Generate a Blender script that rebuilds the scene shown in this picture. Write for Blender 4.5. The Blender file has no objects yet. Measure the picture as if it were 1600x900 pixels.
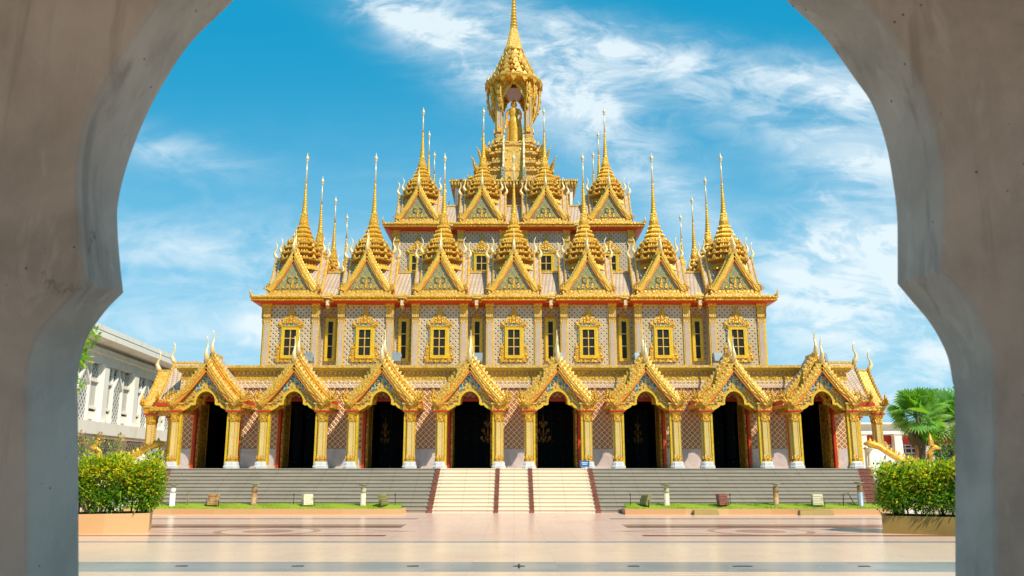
import bpy, math, random
from mathutils import Vector, Matrix
random.seed(7)
S = bpy.context.scene
COL = S.collection
R = math.radians
PI = math.pi

# ------------------------------------------------------------------ camera, sky, sun, exposure
F = 1320.0; PITCH = 12.05
cd = bpy.data.cameras.new("camera"); cam = bpy.data.objects.new("camera", cd); COL.objects.link(cam)
cam.location = (0, 0, 2.0); cam.rotation_euler = (R(90 + PITCH), 0, R(0.128))
cd.sensor_width = 36; cd.lens = F / 1600 * 36; cd.clip_end = 2000; cd.clip_start = 0.05
cd.dof.use_dof = True; cd.dof.focus_distance = 48; cd.dof.aperture_fstop = 3.2
S.camera = cam
S.view_settings.view_transform = 'Standard'; S.view_settings.look = 'None'
S.view_settings.exposure = 0.25; S.view_settings.gamma = 1
SUN_EL, SUN_AZ = 48.0, 43.0            # degrees; azimuth measured to the right of "behind the camera"
W = bpy.data.worlds.new("World"); S.world = W; W.use_nodes = True
sl = bpy.data.lights.new("sun", 'SUN'); so = bpy.data.objects.new("sun", sl); COL.objects.link(so)
sl.energy = 4.6; sl.angle = R(0.5); sl.color = (1.0, 0.93, 0.80)
tosun = Vector((math.sin(R(SUN_AZ)) * math.cos(R(SUN_EL)), -math.cos(R(SUN_AZ)) * math.cos(R(SUN_EL)), math.sin(R(SUN_EL))))
so.rotation_euler = tosun.to_track_quat('Z', 'Y').to_euler(); so.location = (10, -20, 30)

class NT:
    """small helper for writing node trees as expressions"""
    def __init__(s, tree): s.t = tree
    def n(s, kind, **kw):
        x = s.t.nodes.new(kind)
        for k, v in kw.items(): setattr(x, k, v)
        return x
    def put(s, sock, v):
        if hasattr(v, 'is_output'): s.t.links.new(v, sock)
        elif v is not None: sock.default_value = v
    def m(s, op, a, b=None, c=None, clamp=False):
        x = s.n('ShaderNodeMath', operation=op, use_clamp=clamp)
        s.put(x.inputs[0], a)
        if b is not None: s.put(x.inputs[1], b)
        if c is not None: s.put(x.inputs[2], c)
        return x.outputs[0]
    def mix(s, f, a, b, mode='MIX'):
        x = s.n('ShaderNodeMix', data_type='RGBA', blend_type=mode)
        s.put(x.inputs[0], f)
        for i, v in ((6, a), (7, b)):
            if isinstance(v, tuple) and len(v) == 3: v = v + (1,)
            s.put(x.inputs[i], v)
        return x.outputs[2]
    def ss(s, v, lo, hi):
        x = s.n('ShaderNodeMapRange', interpolation_type='SMOOTHSTEP')
        s.put(x.inputs[0], v); x.inputs[1].default_value = lo; x.inputs[2].default_value = hi
        return x.outputs[0]
    def noise(s, vec, scale, detail=3, rough=.5, dist=0):
        x = s.n('ShaderNodeTexNoise'); s.put(x.inputs['Vector'], vec)
        x.inputs['Scale'].default_value = scale; x.inputs['Detail'].default_value = detail
        x.inputs['Roughness'].default_value = rough; x.inputs['Distortion'].default_value = dist
        return x.outputs[0]
    def vor(s, vec, scale, feature='F1'):
        x = s.n('ShaderNodeTexVoronoi', feature=feature); s.put(x.inputs['Vector'], vec); x.inputs['Scale'].default_value = scale
        return x
    def scale(s, vec, sx, sy, sz, loc=(0, 0, 0), rot=(0, 0, 0)):
        x = s.n('ShaderNodeMapping'); s.put(x.inputs[0], vec)
        x.inputs['Scale'].default_value = (sx, sy, sz); x.inputs['Location'].default_value = loc; x.inputs['Rotation'].default_value = rot
        return x.outputs[0]

# sky: Nishita light, deepened towards cyan, with thin procedural cirrus placed by direction
w = NT(W.node_tree); W.node_tree.nodes.clear()
wo = w.n('ShaderNodeOutputWorld'); bg = w.n('ShaderNodeBackground'); W.node_tree.links.new(bg.outputs[0], wo.inputs[0])
sky = w.n('ShaderNodeTexSky', sky_type='NISHITA'); sky.sun_disc = False
sky.sun_elevation = R(SUN_EL); sky.sun_rotation = R(180 - SUN_AZ); sky.air_density = 1.0; sky.dust_density = 0.3; sky.ozone_density = 2.0
tc = w.n('ShaderNodeTexCoord'); sp = w.n('ShaderNodeSeparateXYZ'); W.node_tree.links.new(tc.outputs['Generated'], sp.inputs[0])
dx, dy, dz = sp.outputs
dyc = w.m('MAXIMUM', dy, .08); a = w.m('DIVIDE', dx, dyc); e = w.m('DIVIDE', dz, dyc)
def blob(px, py, lx, ly, ang, amp):
    v = 450 - py; df = F * math.cos(R(PITCH)) - v * math.sin(R(PITCH)); h = F * math.sin(R(PITCH)) + v * math.cos(R(PITCH))
    a0, e0 = (px - 800) / df, h / df; c, s_ = math.cos(R(ang)), math.sin(R(ang)); lx /= 1290; ly /= 1290
    da = w.m('SUBTRACT', a, a0); de = w.m('SUBTRACT', e, e0)
    p = w.m('MULTIPLY', w.m('ADD', w.m('MULTIPLY', da, c), w.m('MULTIPLY', de, s_)), 1 / lx)
    q = w.m('MULTIPLY', w.m('SUBTRACT', w.m('MULTIPLY', de, c), w.m('MULTIPLY', da, s_)), 1 / ly)
    r2 = w.m('ADD', w.m('MULTIPLY', p, p), w.m('MULTIPLY', q, q))
    return w.m('MULTIPLY', w.m('EXPONENT', w.m('MULTIPLY', r2, -1)), amp)
ae = w.n('ShaderNodeCombineXYZ'); W.node_tree.links.new(a, ae.inputs[0]); W.node_tree.links.new(e, ae.inputs[1])
ae = ae.outputs[0]
msk = None
for b in [(700, 60, 240, 60, -35, .75), (860, 130, 150, 70, -30, .7), (1000, 250, 170, 50, -50, .55), (1100, 100, 360, 40, -12, .8), (900, 60, 420, 60, -22, .3), (620, 20, 120, 30, -25, .6), (1180, 190, 260, 40, -20, .35),
          (1330, 150, 110, 50, -20, .5), (260, 235, 130, 34, -12, .45), (330, 390, 260, 50, -3, .45), (1360, 395, 150, 75, 25, 1.1), (1340, 250, 90, 60, 10, .7), (1250, 380, 60, 22, 15, .7), (1300, 300, 60, 20, 10, .6),
          (1420, 560, 180, 110, 0, .55), (395, 510, 40, 24, 0, .9), (300, 520, 320, 90, 0, .4), (1430, 620, 200, 120, 0, .5), (1250, 460, 260, 80, 0, .4), (880, 380, 800, 150, 0, .12)]:
    x = blob(*b); msk = x if msk is None else w.m('ADD', msk, x)
n1 = w.noise(w.scale(ae, 1, 3.0, 1, rot=(0, 0, R(28))), 3.4, 9, .62, .9)
n2 = w.noise(w.scale(ae, 1, 1.9, 1, loc=(3, 1, 0), rot=(0, 0, R(14))), 12, 8, .62, .8)
nn = w.m('ADD', w.m('MULTIPLY', w.ss(n1, .38, .64), .66), w.m('MULTIPLY', w.ss(n2, .42, .64), .55))
cl = w.m('MULTIPLY', msk, w.m('ADD', nn, .2), clamp=True)
cl = w.m('MULTIPLY', cl, 1.0, clamp=True)
SKYTINT = (0.33, 1.05, 1.18)
base = w.mix(1.0, sky.outputs[0], SKYTINT, 'MULTIPLY'); base = w.mix(.75, base, w.mix(w.ss(e, .05, .62), (1.4, 6.0, 9.2), (.02, 4.1, 7.3)))
hz = w.m('SUBTRACT', 1, w.ss(e, -.02, .50))
base = w.mix(w.m('MULTIPLY', hz, .55), base, (4.4, 8.0, 9.8))
skyc = w.mix(w.m('MULTIPLY', cl, .85), base, (9.6, 10.6, 11.0))
W.node_tree.links.new(skyc, bg.inputs[0]); bg.inputs[1].default_value = 0.08

# ------------------------------------------------------------------ materials
def mat(name, col=(.5, .5, .5), rough=.5, metal=0.0, spec=.5, fn=None):
    m_ = bpy.data.materials.new(name); m_.use_nodes = True
    t = NT(m_.node_tree); b = m_.node_tree.nodes['Principled BSDF']
    b.inputs['Base Color'].default_value = col + (1,); b.inputs['Roughness'].default_value = rough
    b.inputs['Metallic'].default_value = metal; b.inputs['Specular IOR Level'].default_value = spec
    if fn:
        c = t.n('ShaderNodeTexCoord').outputs['Object']; fn(t, b, c)
    return m_
def bump(t, b, h, dist=.03, strength=.7):
    x = t.n('ShaderNodeBump'); x.inputs['Strength'].default_value = strength; x.inputs['Distance'].default_value = dist
    t.put(x.inputs['Height'], h); t.put(b.inputs['Normal'], x.outputs[0])
def uz(t, c):
    """wall coordinates: u runs round the building, v is height"""
    s = t.n('ShaderNodeSeparateXYZ'); t.put(s.inputs[0], c)
    return t.m('ADD', s.outputs[0], s.outputs[1]), s.outputs[2], s
def tri(t, v):  # 0..1 triangle wave of period 1, 0 at integers
    f = t.m('FRACT', v); return t.m('MULTIPLY', t.m('ABSOLUTE', t.m('SUBTRACT', f, .5)), 2)
def carved(c1, c2, sc, dist, inlay=None):
    def fn(t, b, c):
        v = t.vor(c, sc); n = t.noise(c, sc * .45, 3)
        k = t.ss(v.outputs['Distance'], .15, .75)  # lows of the carving coloured darker: grime and painted shade
        col = t.mix(k, c1, c2)
        col = t.mix(t.m('MULTIPLY', t.ss(n, .45, .7), .35), col, (c1[0] * 1.08, c1[1] * 1.1, c1[2] * 1.3))
        wr = t.ss(t.noise(c, .8, 8, .72), .56, .68); col = t.mix(t.m('MULTIPLY', wr, .45), col, (c2[0] * .8, c2[1] * .75, c2[2] * .9))
        t.put(b.inputs['Roughness'], t.m('ADD', .26, t.m('MULTIPLY', t.noise(c, 3, 4), .34)))
        if inlay:
            v2 = t.vor(c, sc * 1.7); s3 = t.n('ShaderNodeSeparateColor'); t.put(s3.inputs[0], v2.outputs['Color'])
            col = t.mix(t.m('MULTIPLY', t.m('GREATER_THAN', s3.outputs[0], inlay[1]), t.m('LESS_THAN', v2.outputs['Distance'], .5)), col, inlay[0])
        t.put(b.inputs['Base Color'], col)
        bump(t, b, t.m('ADD', t.m('MULTIPLY', v.outputs['Distance'], -1), t.m('MULTIPLY', n, .5)), dist, .8)
    return fn
G1 = (.78, .445, .04); G2 = (.53, .245, .015)
gold = mat('gold carved', G1, .46, .2, .4, carved(G1, G2, 9, .05))
gold_board = mat('smooth gilt boards', (.84, .52, .06), .42, .2, .4, carved((.82, .52, .06), (.72, .40, .03), 5, .015))
chofa_m = mat('cream gilt finials', (.86, .66, .32), .35, .2, .5)
gold_deep = mat('dark recess gold', (.36, .15, .012), .5, .1, .4)  # darker gold for the recesses between the crown rings
silver = mat('pale spire tips', (.74, .62, .38), .35, .2, .5)
gold_plain = mat('gold leaf', (.82, .47, .06), .28, .4, .5, carved((.84, .48, .06), (.70, .33, .025), 5, .015))
gold_spire = mat('gold spire', (.82, .47, .06), .38, .3, .4, carved((.82, .50, .06), (.64, .33, .025), 7, .025))
gold_pale = mat('pale gilt', (.86, .62, .25), .44, .2, .4, carved((.84, .56, .15), (.66, .36, .045), 8, .02))
gold_inlay = mat('gold with coloured glass', G1, .45, .2, .5, carved((.80, .45, .05), (.55, .28, .02), 11, .04, ((.10, .30, .33), .72)))
gold_yellow = mat('yellow enamel', (.82, .56, .02), .4, .1, .5, carved((.80, .54, .02), (.66, .38, .015), 12, .006))
door_gold = mat('gilt door lacquer', (.55, .30, .03), .35, .3, .5, carved((.80, .46, .05), (.26, .10, .015), 7, .02))
red = mat('red lacquer', (.52, .03, .012), .45, 0, .4, lambda t, b, c: t.put(b.inputs['Base Color'], t.mix(t.noise(c, 3, 4), (.40, .02, .01), (.62, .06, .015))))
orange = mat('orange lacquer boards', (.75, .25, .03), .4, .1)
def diaper(ground, line, dot, s, lw=.26, ds=.32, rgh=.38):
    def fn(t, b, c):
        u, v, _ = uz(t, c)
        p = t.m('DIVIDE', t.m('ADD', u, v), s); q = t.m('DIVIDE', t.m('SUBTRACT', u, v), s)
        tp, tq = tri(t, p), tri(t, q)           # 1 on the lines
        edge = t.m('MAXIMUM', tp, tq)
        ln = t.ss(edge, 1 - lw, 1 - lw * .5)
        r = t.m('SQRT', t.m('ADD', t.m('MULTIPLY', tp, tp), t.m('MULTIPLY', tq, tq)))
        dt = t.m('SUBTRACT', 1, t.ss(r, ds * .7, ds * 1.2))
        g = t.mix(t.ss(t.noise(c, 1.1, 7, .7), .35, .65), ground, (ground[0] * .72, ground[1] * .70, ground[2] * .72))
        col = t.mix(dt, t.mix(ln, g, line), dot)
        dr = t.ss(t.noise(t.scale(c, 2.2, 2.2, .35), 1.4, 6, .7), .55, .75); col = t.mix(t.m('MULTIPLY', dr, .3), col, (ground[0] * .35, ground[1] * .34, ground[2] * .36))
        t.put(b.inputs['Base Color'], col)
        bump(t, b, t.m('ADD', ln, dt), .02, .6)
    return fn
tile_low = mat('lower diaper tiles', (.5, .3, .2), .3, 0, .5, diaper((.32, .12, .07), (.82, .50, .24), (.66, .38, .20), .30, .36, .3))
tile_up = mat('upper diaper tiles', (.5, .4, .35), .3, 0, .5, diaper((.66, .54, .42), (.54, .38, .12), (.045, .03, .04), .33, .24, .42))
tile_pil = mat('pilaster mosaic', (.5, .42, .4), .3, 0, .5, diaper((.58, .46, .44), (.62, .45, .25), (.30, .26, .34), .14, .3, .4))
frieze = mat('pale frieze mosaic', (.6, .4, .3), .35, 0, .5, diaper((.82, .66, .54), (.76, .50, .20), (.66, .40, .28), .34, .3, .5))
roof_tile = mat('scale roof tiles', (.5, .35, .3), .3, 0, .5, diaper((.66, .51, .38), (.42, .28, .16), (.84, .70, .52), .24, .3, .3, .3))
def arabesque(g, o, thr, sc):
    def fn(t, b, c):
        v = t.vor(c, sc, 'DISTANCE_TO_EDGE'); n = t.noise(c, sc * .6, 2, .5, 1.5)
        k = t.m('MAXIMUM', t.m('LESS_THAN', v.outputs['Distance'], .10), t.ss(n, thr, thr + .06))
        t.put(b.inputs['Base Color'], t.mix(k, g, o)); bump(t, b, k, .03, .7)
    return fn
teal = mat('teal glass with gilt scrolls', (.1, .4, .4), .25, 0, .6, arabesque((.12, .22, .17), (.50, .36, .08), .60, 10))
blue = mat('blue glass with gilt scrolls', (.1, .4, .5), .25, 0, .6, arabesque((.01, .24, .38), (.78, .46, .03), .66, 5))
glass = mat('dark window glass', (.03, .028, .022), .2, 0, .15)
def marble_fn(c1, c2, sc=1.2):
    def fn(t, b, c):
        n = t.noise(c, sc, 8, .65, 1.2); t.put(b.inputs['Base Color'], t.mix(t.ss(n, .3, .7), c1, c2))
    return fn
marble_pink = mat('pink marble', (.6, .5, .45), .25, 0, .5, marble_fn((.66, .52, .46), (.50, .38, .34)))
marble_white = mat('white marble', (.7, .7, .7), .3, 0, .5, marble_fn((.72, .70, .66), (.60, .58, .56), 3))
def stair_fn(c1, c2):
    def fn(t, b, c):
        s = t.n('ShaderNodeSeparateXYZ'); t.put(s.inputs[0], c)
        u = t.m('DIVIDE', s.outputs[0], 1.2); j = t.ss(tri(t, u), .975, .99)
        k = t.m('FLOOR', t.m('ADD', u, .5)); row = t.m('FLOOR', t.m('DIVIDE', s.outputs[1], .3667))
        cv = t.n('ShaderNodeCombineXYZ'); t.put(cv.inputs[0], k); t.put(cv.inputs[1], row)
        wn = t.n('ShaderNodeTexWhiteNoise', noise_dimensions='3D'); t.put(wn.inputs['Vector'], cv.outputs[0])
        col = t.mix(t.m('ADD', t.m('MULTIPLY', wn.outputs[0], .4), t.m('MULTIPLY', t.noise(c, 1.3, 8, .7), .6)), c1, c2)
        st = t.ss(t.noise(t.scale(c, .8, 3, 2.4, (4, 0, 0)), 1.2, 6, .7), .58, .76)
        col = t.mix(t.m('MULTIPLY', st, .35), col, (c2[0] * .6, c2[1] * .5, c2[2] * .4))
        t.put(b.inputs['Base Color'], t.mix(t.m('MULTIPLY', j, .5), col, (c2[0] * .5, c2[1] * .45, c2[2] * .4)))
    return fn
st_grey = mat('grey granite steps', (.3, .28, .25), .5, 0, .4, stair_fn((.44, .37, .28), (.31, .255, .185)))
st_cream = mat('cream stone steps', (.8, .7, .55), .45, 0, .4, stair_fn((.88, .73, .53), (.80, .64, .45)))
maroon = mat('brown granite', (.25, .09, .05), .3, 0, .5, marble_fn((.34, .13, .07), (.17, .05, .035), 6))
def NZ(t, c):
    x = t.n('ShaderNodeTexNoise'); t.put(x.inputs['Vector'], c); x.inputs['Scale'].default_value = 2.2; x.inputs['Detail'].default_value = 8; x.inputs['Roughness'].default_value = .7
    return x.outputs['Color']
def concrete(t, b, c):
    n = t.noise(c, .9, 8, .62, .4); n2 = t.noise(t.scale(c, 2, 2, .7, (7, 0, 0)), 2.3, 9, .72, 1.4); n3 = t.noise(c, 60, 3)
    col = t.mix(t.ss(n, .3, .7), (.78, .64, .54), (.47, .385, .32))
    col = t.mix(t.m('MULTIPLY', t.ss(n2, .5, .72), .6), col, (.84, .71, .61))
    st = t.ss(t.noise(t.scale(c, 5, 5, .5), 1.0, 5, .6, .5), .56, .72)
    col = t.mix(t.m('MULTIPLY', st, .5), col, (.30, .235, .19))
    sp_ = t.vor(c, 14); col = t.mix(t.m('MULTIPLY', t.m('LESS_THAN', sp_.outputs['Distance'], .10), t.m('GREATER_THAN', n2, .55)), col, (.16, .13, .11))
    ck = t.vor(t.mix(.4, c, NZ(t, c)), .5, 'DISTANCE_TO_EDGE'); col = t.mix(t.m('MULTIPLY', t.m('SUBTRACT', 1, t.ss(ck.outputs['Distance'], .0, .006)), t.m('MULTIPLY', t.ss(n, .5, .62), .55)), col, (.12, .10, .085))
    t.put(b.inputs['Base Color'], col)
    bump(t, b, t.m('ADD', t.m('MULTIPLY', n2, .8), t.m('MULTIPLY', n3, .12)), .03, .55)
conc = mat('trowelled concrete', (.3, .27, .24), .8, 0, .3, concrete)
def white_fn(t, b, c):
    n = t.noise(t.scale(c, 1, 1, .35), 1.3, 6, .6); t.put(b.inputs['Base Color'], t.mix(t.ss(n, .5, .8), (.90, .85, .74), (.74, .67, .55)))
white = mat('white painted plaster', (.78, .76, .7), .55, 0, .4, white_fn)
cream = mat('cream plaster', (.70, .62, .48), .6, 0, .3, white_fn)
white_lat = mat('white lattice over grey', (.5, .5, .5), .5, 0, .4, diaper((.24, .235, .23), (.74, .72, .67), (.18, .18, .18), .42, .42, .3))
white_lou = mat('white shutters', (.6, .6, .6), .5, 0, .4, lambda t, b, c: t.put(b.inputs['Base Color'], t.mix(t.ss(tri(t, t.m('DIVIDE', uz(t, c)[0], .22)), .3, .7), (.42, .40, .36), (.70, .67, .60))))
slate = mat('slate roof', (.1, .1, .12), .5)
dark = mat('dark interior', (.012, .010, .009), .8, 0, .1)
def painted_glints(t, b, c):
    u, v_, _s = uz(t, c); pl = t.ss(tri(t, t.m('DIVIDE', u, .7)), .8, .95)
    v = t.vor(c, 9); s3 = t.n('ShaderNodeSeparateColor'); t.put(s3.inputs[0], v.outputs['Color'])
    k = t.m('MULTIPLY', t.m('GREATER_THAN', s3.outputs[0], .86), t.m('LESS_THAN', v.outputs['Distance'], .17))  # pale specks in the base colour stand in for mirror sparkle
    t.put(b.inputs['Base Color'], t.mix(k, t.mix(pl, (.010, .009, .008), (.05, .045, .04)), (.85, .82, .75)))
mirror = mat('dark mosaic with painted glints', (.012, .01, .01), .45, 0, .3, painted_glints)
metal_grey = mat('grey painted metal', (.34, .38, .40), .4, .2)
lamp_glass = mat('lamp glass', (.55, .58, .56), .15, 0, .6)
rust = mat('weathered tan metal', (.45, .26, .10), .6, 0, .4, lambda t, b, c: t.put(b.inputs['Base Color'], t.mix(t.ss(t.noise(c, 4, 5), .4, .6), (.50, .30, .12), (.28, .13, .05))))
pale_post = mat('pale cream paint', (.68, .60, .38), .5, 0, .4, lambda t, b, c: t.put(b.inputs['Base Color'], t.mix(t.ss(t.noise(c, 3, 5), .5, .62), (.70, .62, .40), (.45, .28, .10))))
olive = mat('olive patinated metal', (.22, .20, .06), .5)
blackm = mat('black metal', (.02, .02, .02), .5)
sign_blue = mat('blue sign paint', (.02, .14, .38), .4)
sign_white = mat('white sign lettering', (.8, .8, .8), .5)
def kerb_fn(t, b, c):
    u, v, s = uz(t, c); k = t.m('FLOOR', t.m('DIVIDE', s.outputs[0], 1.9))
    wn = t.n('ShaderNodeTexWhiteNoise', noise_dimensions='1D'); t.put(wn.inputs['W'], k)
    col = t.mix(wn.outputs[0], (.72, .42, .17), (.62, .30, .10)); col = t.mix(t.m('MULTIPLY', t.noise(c, 4, 6, .7), .5), col, (.55, .36, .20))
    j = t.ss(tri(t, t.m('DIVIDE', s.outputs[0], 1.9)), .98, .99); t.put(b.inputs['Base Color'], t.mix(t.m('MULTIPLY', 0.0, j), col, (.3, .2, .1)))
kerb_m = mat('ochre painted kerb', (.65, .36, .14), .6, 0, .4, kerb_fn)
planter_m = mat('ochre planter', (.62, .34, .12), .6, 0, .4, kerb_fn)
planter_o = mat('olive ochre planter', (.36, .22, .05), .6, 0, .4, lambda t, b, c: t.put(b.inputs['Base Color'], t.mix(t.noise(c, 2.5, 6, .7), (.42, .27, .06), (.28, .17, .04))))
soil = mat('soil', (.09, .055, .03), .9)
def leafm(n, c1, c2, tr=.25):
    m_ = mat(n, c1, .45, 0, .35)
    t = NT(m_.node_tree); b = m_.node_tree.nodes['Principled BSDF']; c = t.n('ShaderNodeTexCoord').outputs['Object']
    t.put(b.inputs['Base Color'], t.mix(t.ss(t.noise(c, 4, 3), .3, .7), c1, c2))
    tb = t.n('ShaderNodeBsdfTranslucent'); tb.inputs[0].default_value = (c2[0] * 1.6, c2[1] * 1.6, c2[2], 1)
    mx = t.n('ShaderNodeMixShader'); mx.inputs[0].default_value = tr
    t.put(mx.inputs[1], b.outputs[0]); t.put(mx.inputs[2], tb.outputs[0]); t.put(m_.node_tree.nodes['Material Output'].inputs[0], mx.outputs[0])
    return m_
lf_g = leafm('green leaf', (.13, .31, .018), (.24, .46, .03), .4)
lf_d = leafm('dark leaf', (.035, .11, .012), (.07, .17, .02))
lf_y = leafm('yellow leaf', (.58, .60, .02), (.80, .66, .03), .4)
lf_r = leafm('orange young leaf', (.50, .22, .04), (.55, .16, .05))
lf_p = leafm('palm leaf', (.12, .30, .05), (.26, .48, .11), .35)
col_mosaic = mat('column mosaic', (.8, .6, .3), .4, .1, .5, diaper((.78, .50, .12), (.84, .62, .26), (.30, .42, .34), .13, .34, .26))
lf_pk = leafm('pink petal', (.75, .20, .16), (.80, .32, .20))
dry = mat('dry fronds', (.30, .20, .10), .8)
bark = mat('bark', (.16, .11, .075), .85, 0, .3, lambda t, b, c: t.put(b.inputs['Base Color'], t.mix(t.noise(t.scale(c, 3, 3, 12), 1.5, 5), (.24, .18, .13), (.09, .06, .04))))
grass_m = mat('grass', (.16, .28, .03), .8, 0, .2, lambda t, b, c: t.put(b.inputs['Base Color'], t.mix(t.noise(c, 3, 8, .7), (.20, .34, .02), (.34, .38, .03))))
def plaza_fn(t, b, c):
    s = t.n('ShaderNodeSeparateXYZ'); t.put(s.inputs[0], c); X, Y, _ = s.outputs
    def band(v, lo, hi, sft=.015):
        return t.m('MULTIPLY', t.ss(v, lo - sft, lo + sft), t.m('SUBTRACT', 1, t.ss(v, hi - sft, hi + sft)))
    def absx(x0, w_): return t.m('ABSOLUTE', t.m('SUBTRACT', X, x0))
    n = t.noise(c, .35, 6, .6, .3); n2 = t.noise(c, 25, 3)
    col = t.mix(t.ss(n, .3, .7), (.96, .70, .50), (.88, .61, .43))
    col = t.mix(t.m('MULTIPLY', t.ss(n2, .45, .6), .25), col, (.50, .32, .22))
    # slabs, each of a slightly different stone
    fx = t.m('FLOOR', t.m('DIVIDE', X, .9)); fy = t.m('FLOOR', t.m('DIVIDE', Y, .9))
    cv = t.n('ShaderNodeCombineXYZ'); t.put(cv.inputs[0], fx); t.put(cv.inputs[1], fy)
    wn = t.n('ShaderNodeTexWhiteNoise', noise_dimensions='3D'); t.put(wn.inputs['Vector'], cv.outputs[0])
    col = t.mix(t.m('MULTIPLY', wn.outputs[0], .34), col, (.78, .50, .38))
    pinkz = band(Y, 24.9, 40)
    col = t.mix(t.m('MULTIPLY', pinkz, .7), col, (.78, .47, .38))
    far0 = t.m('ADD', t.m('MULTIPLY', t.ss(Y, 24.5, 25.5), .65), .35)
    jx = t.ss(tri(t, t.m('DIVIDE', X, .9)), .975, .985); jy = t.ss(tri(t, t.m('DIVIDE', Y, .9)), .975, .985)
    col = t.mix(t.m('MULTIPLY', t.m('MULTIPLY', t.m('MAXIMUM', jx, jy), far0), .4), col, (.40, .25, .18))
    grey = (.32, .32, .31); mar = (.20, .06, .04)
    inl = t.m('MAXIMUM', band(Y, 17.5, 19.3), band(Y, 24.15, 24.75))
    far = t.m('MULTIPLY', t.m('GREATER_THAN', t.m('ABSOLUTE', X), 3.9), t.m('LESS_THAN', t.m('ABSOLUTE', X), 40.))
    mm = t.m('MULTIPLY', far, band(Y, 26.4, 26.95))
    mm = t.m('MAXIMUM', mm, t.m('MULTIPLY', far, band(Y, 30.1, 31.3)))
    gg = t.m('MULTIPLY', far, band(Y, 31.35, 32.0)); gg = t.m('MAXIMUM', gg, t.m('MULTIPLY', far, band(Y, 35.0, 35.9)))
    ds = None
    for sx in (-1, 1):
        ax = t.m('SUBTRACT', X, sx * 8.0); ay = t.m('SUBTRACT', Y, 28.5)
        rr = t.m('SQRT', t.m('ADD', t.m('MULTIPLY', ax, ax), t.m('MULTIPLY', ay, ay)))
        k = t.m('MAXIMUM', t.m('LESS_THAN', rr, .8), band(rr, 1.45, 1.7))
        di = t.m('ADD', t.m('ABSOLUTE', ax), t.m('MULTIPLY', t.m('ABSOLUTE', ay), 2.6)); k = t.m('MAXIMUM', k, band(di, 4.3, 4.9))
        ds = k if ds is None else t.m('MAXIMUM', ds, k)
    mm = t.m('MAXIMUM', mm, t.m('MULTIPLY', t.m('MULTIPLY', ds, .55), band(Y, 26.4, 31.0)))
    col = t.mix(t.m('MULTIPLY', gg, .75), col, (.24, .17, .16)); col = t.mix(t.m('MULTIPLY', mm, .95), col, mar)
    col = t.mix(inl, col, t.mix(wn.outputs[0], grey, (.40, .39, .37)))
    st = t.ss(t.noise(t.scale(c, 1, 2.2, 1), .7, 9, .72, .8), .52, .72); col = t.mix(t.m('MULTIPLY', st, .32), col, (.42, .29, .20))
    t.put(b.inputs['Base Color'], col)
    t.put(b.inputs['Roughness'], t.m('ADD', .13, t.m('MULTIPLY', t.m('MAXIMUM', st, n), .22)))
plaza_m = mat('polished granite plaza', (.7, .5, .35), .25, 0, .38, plaza_fn)

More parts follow.
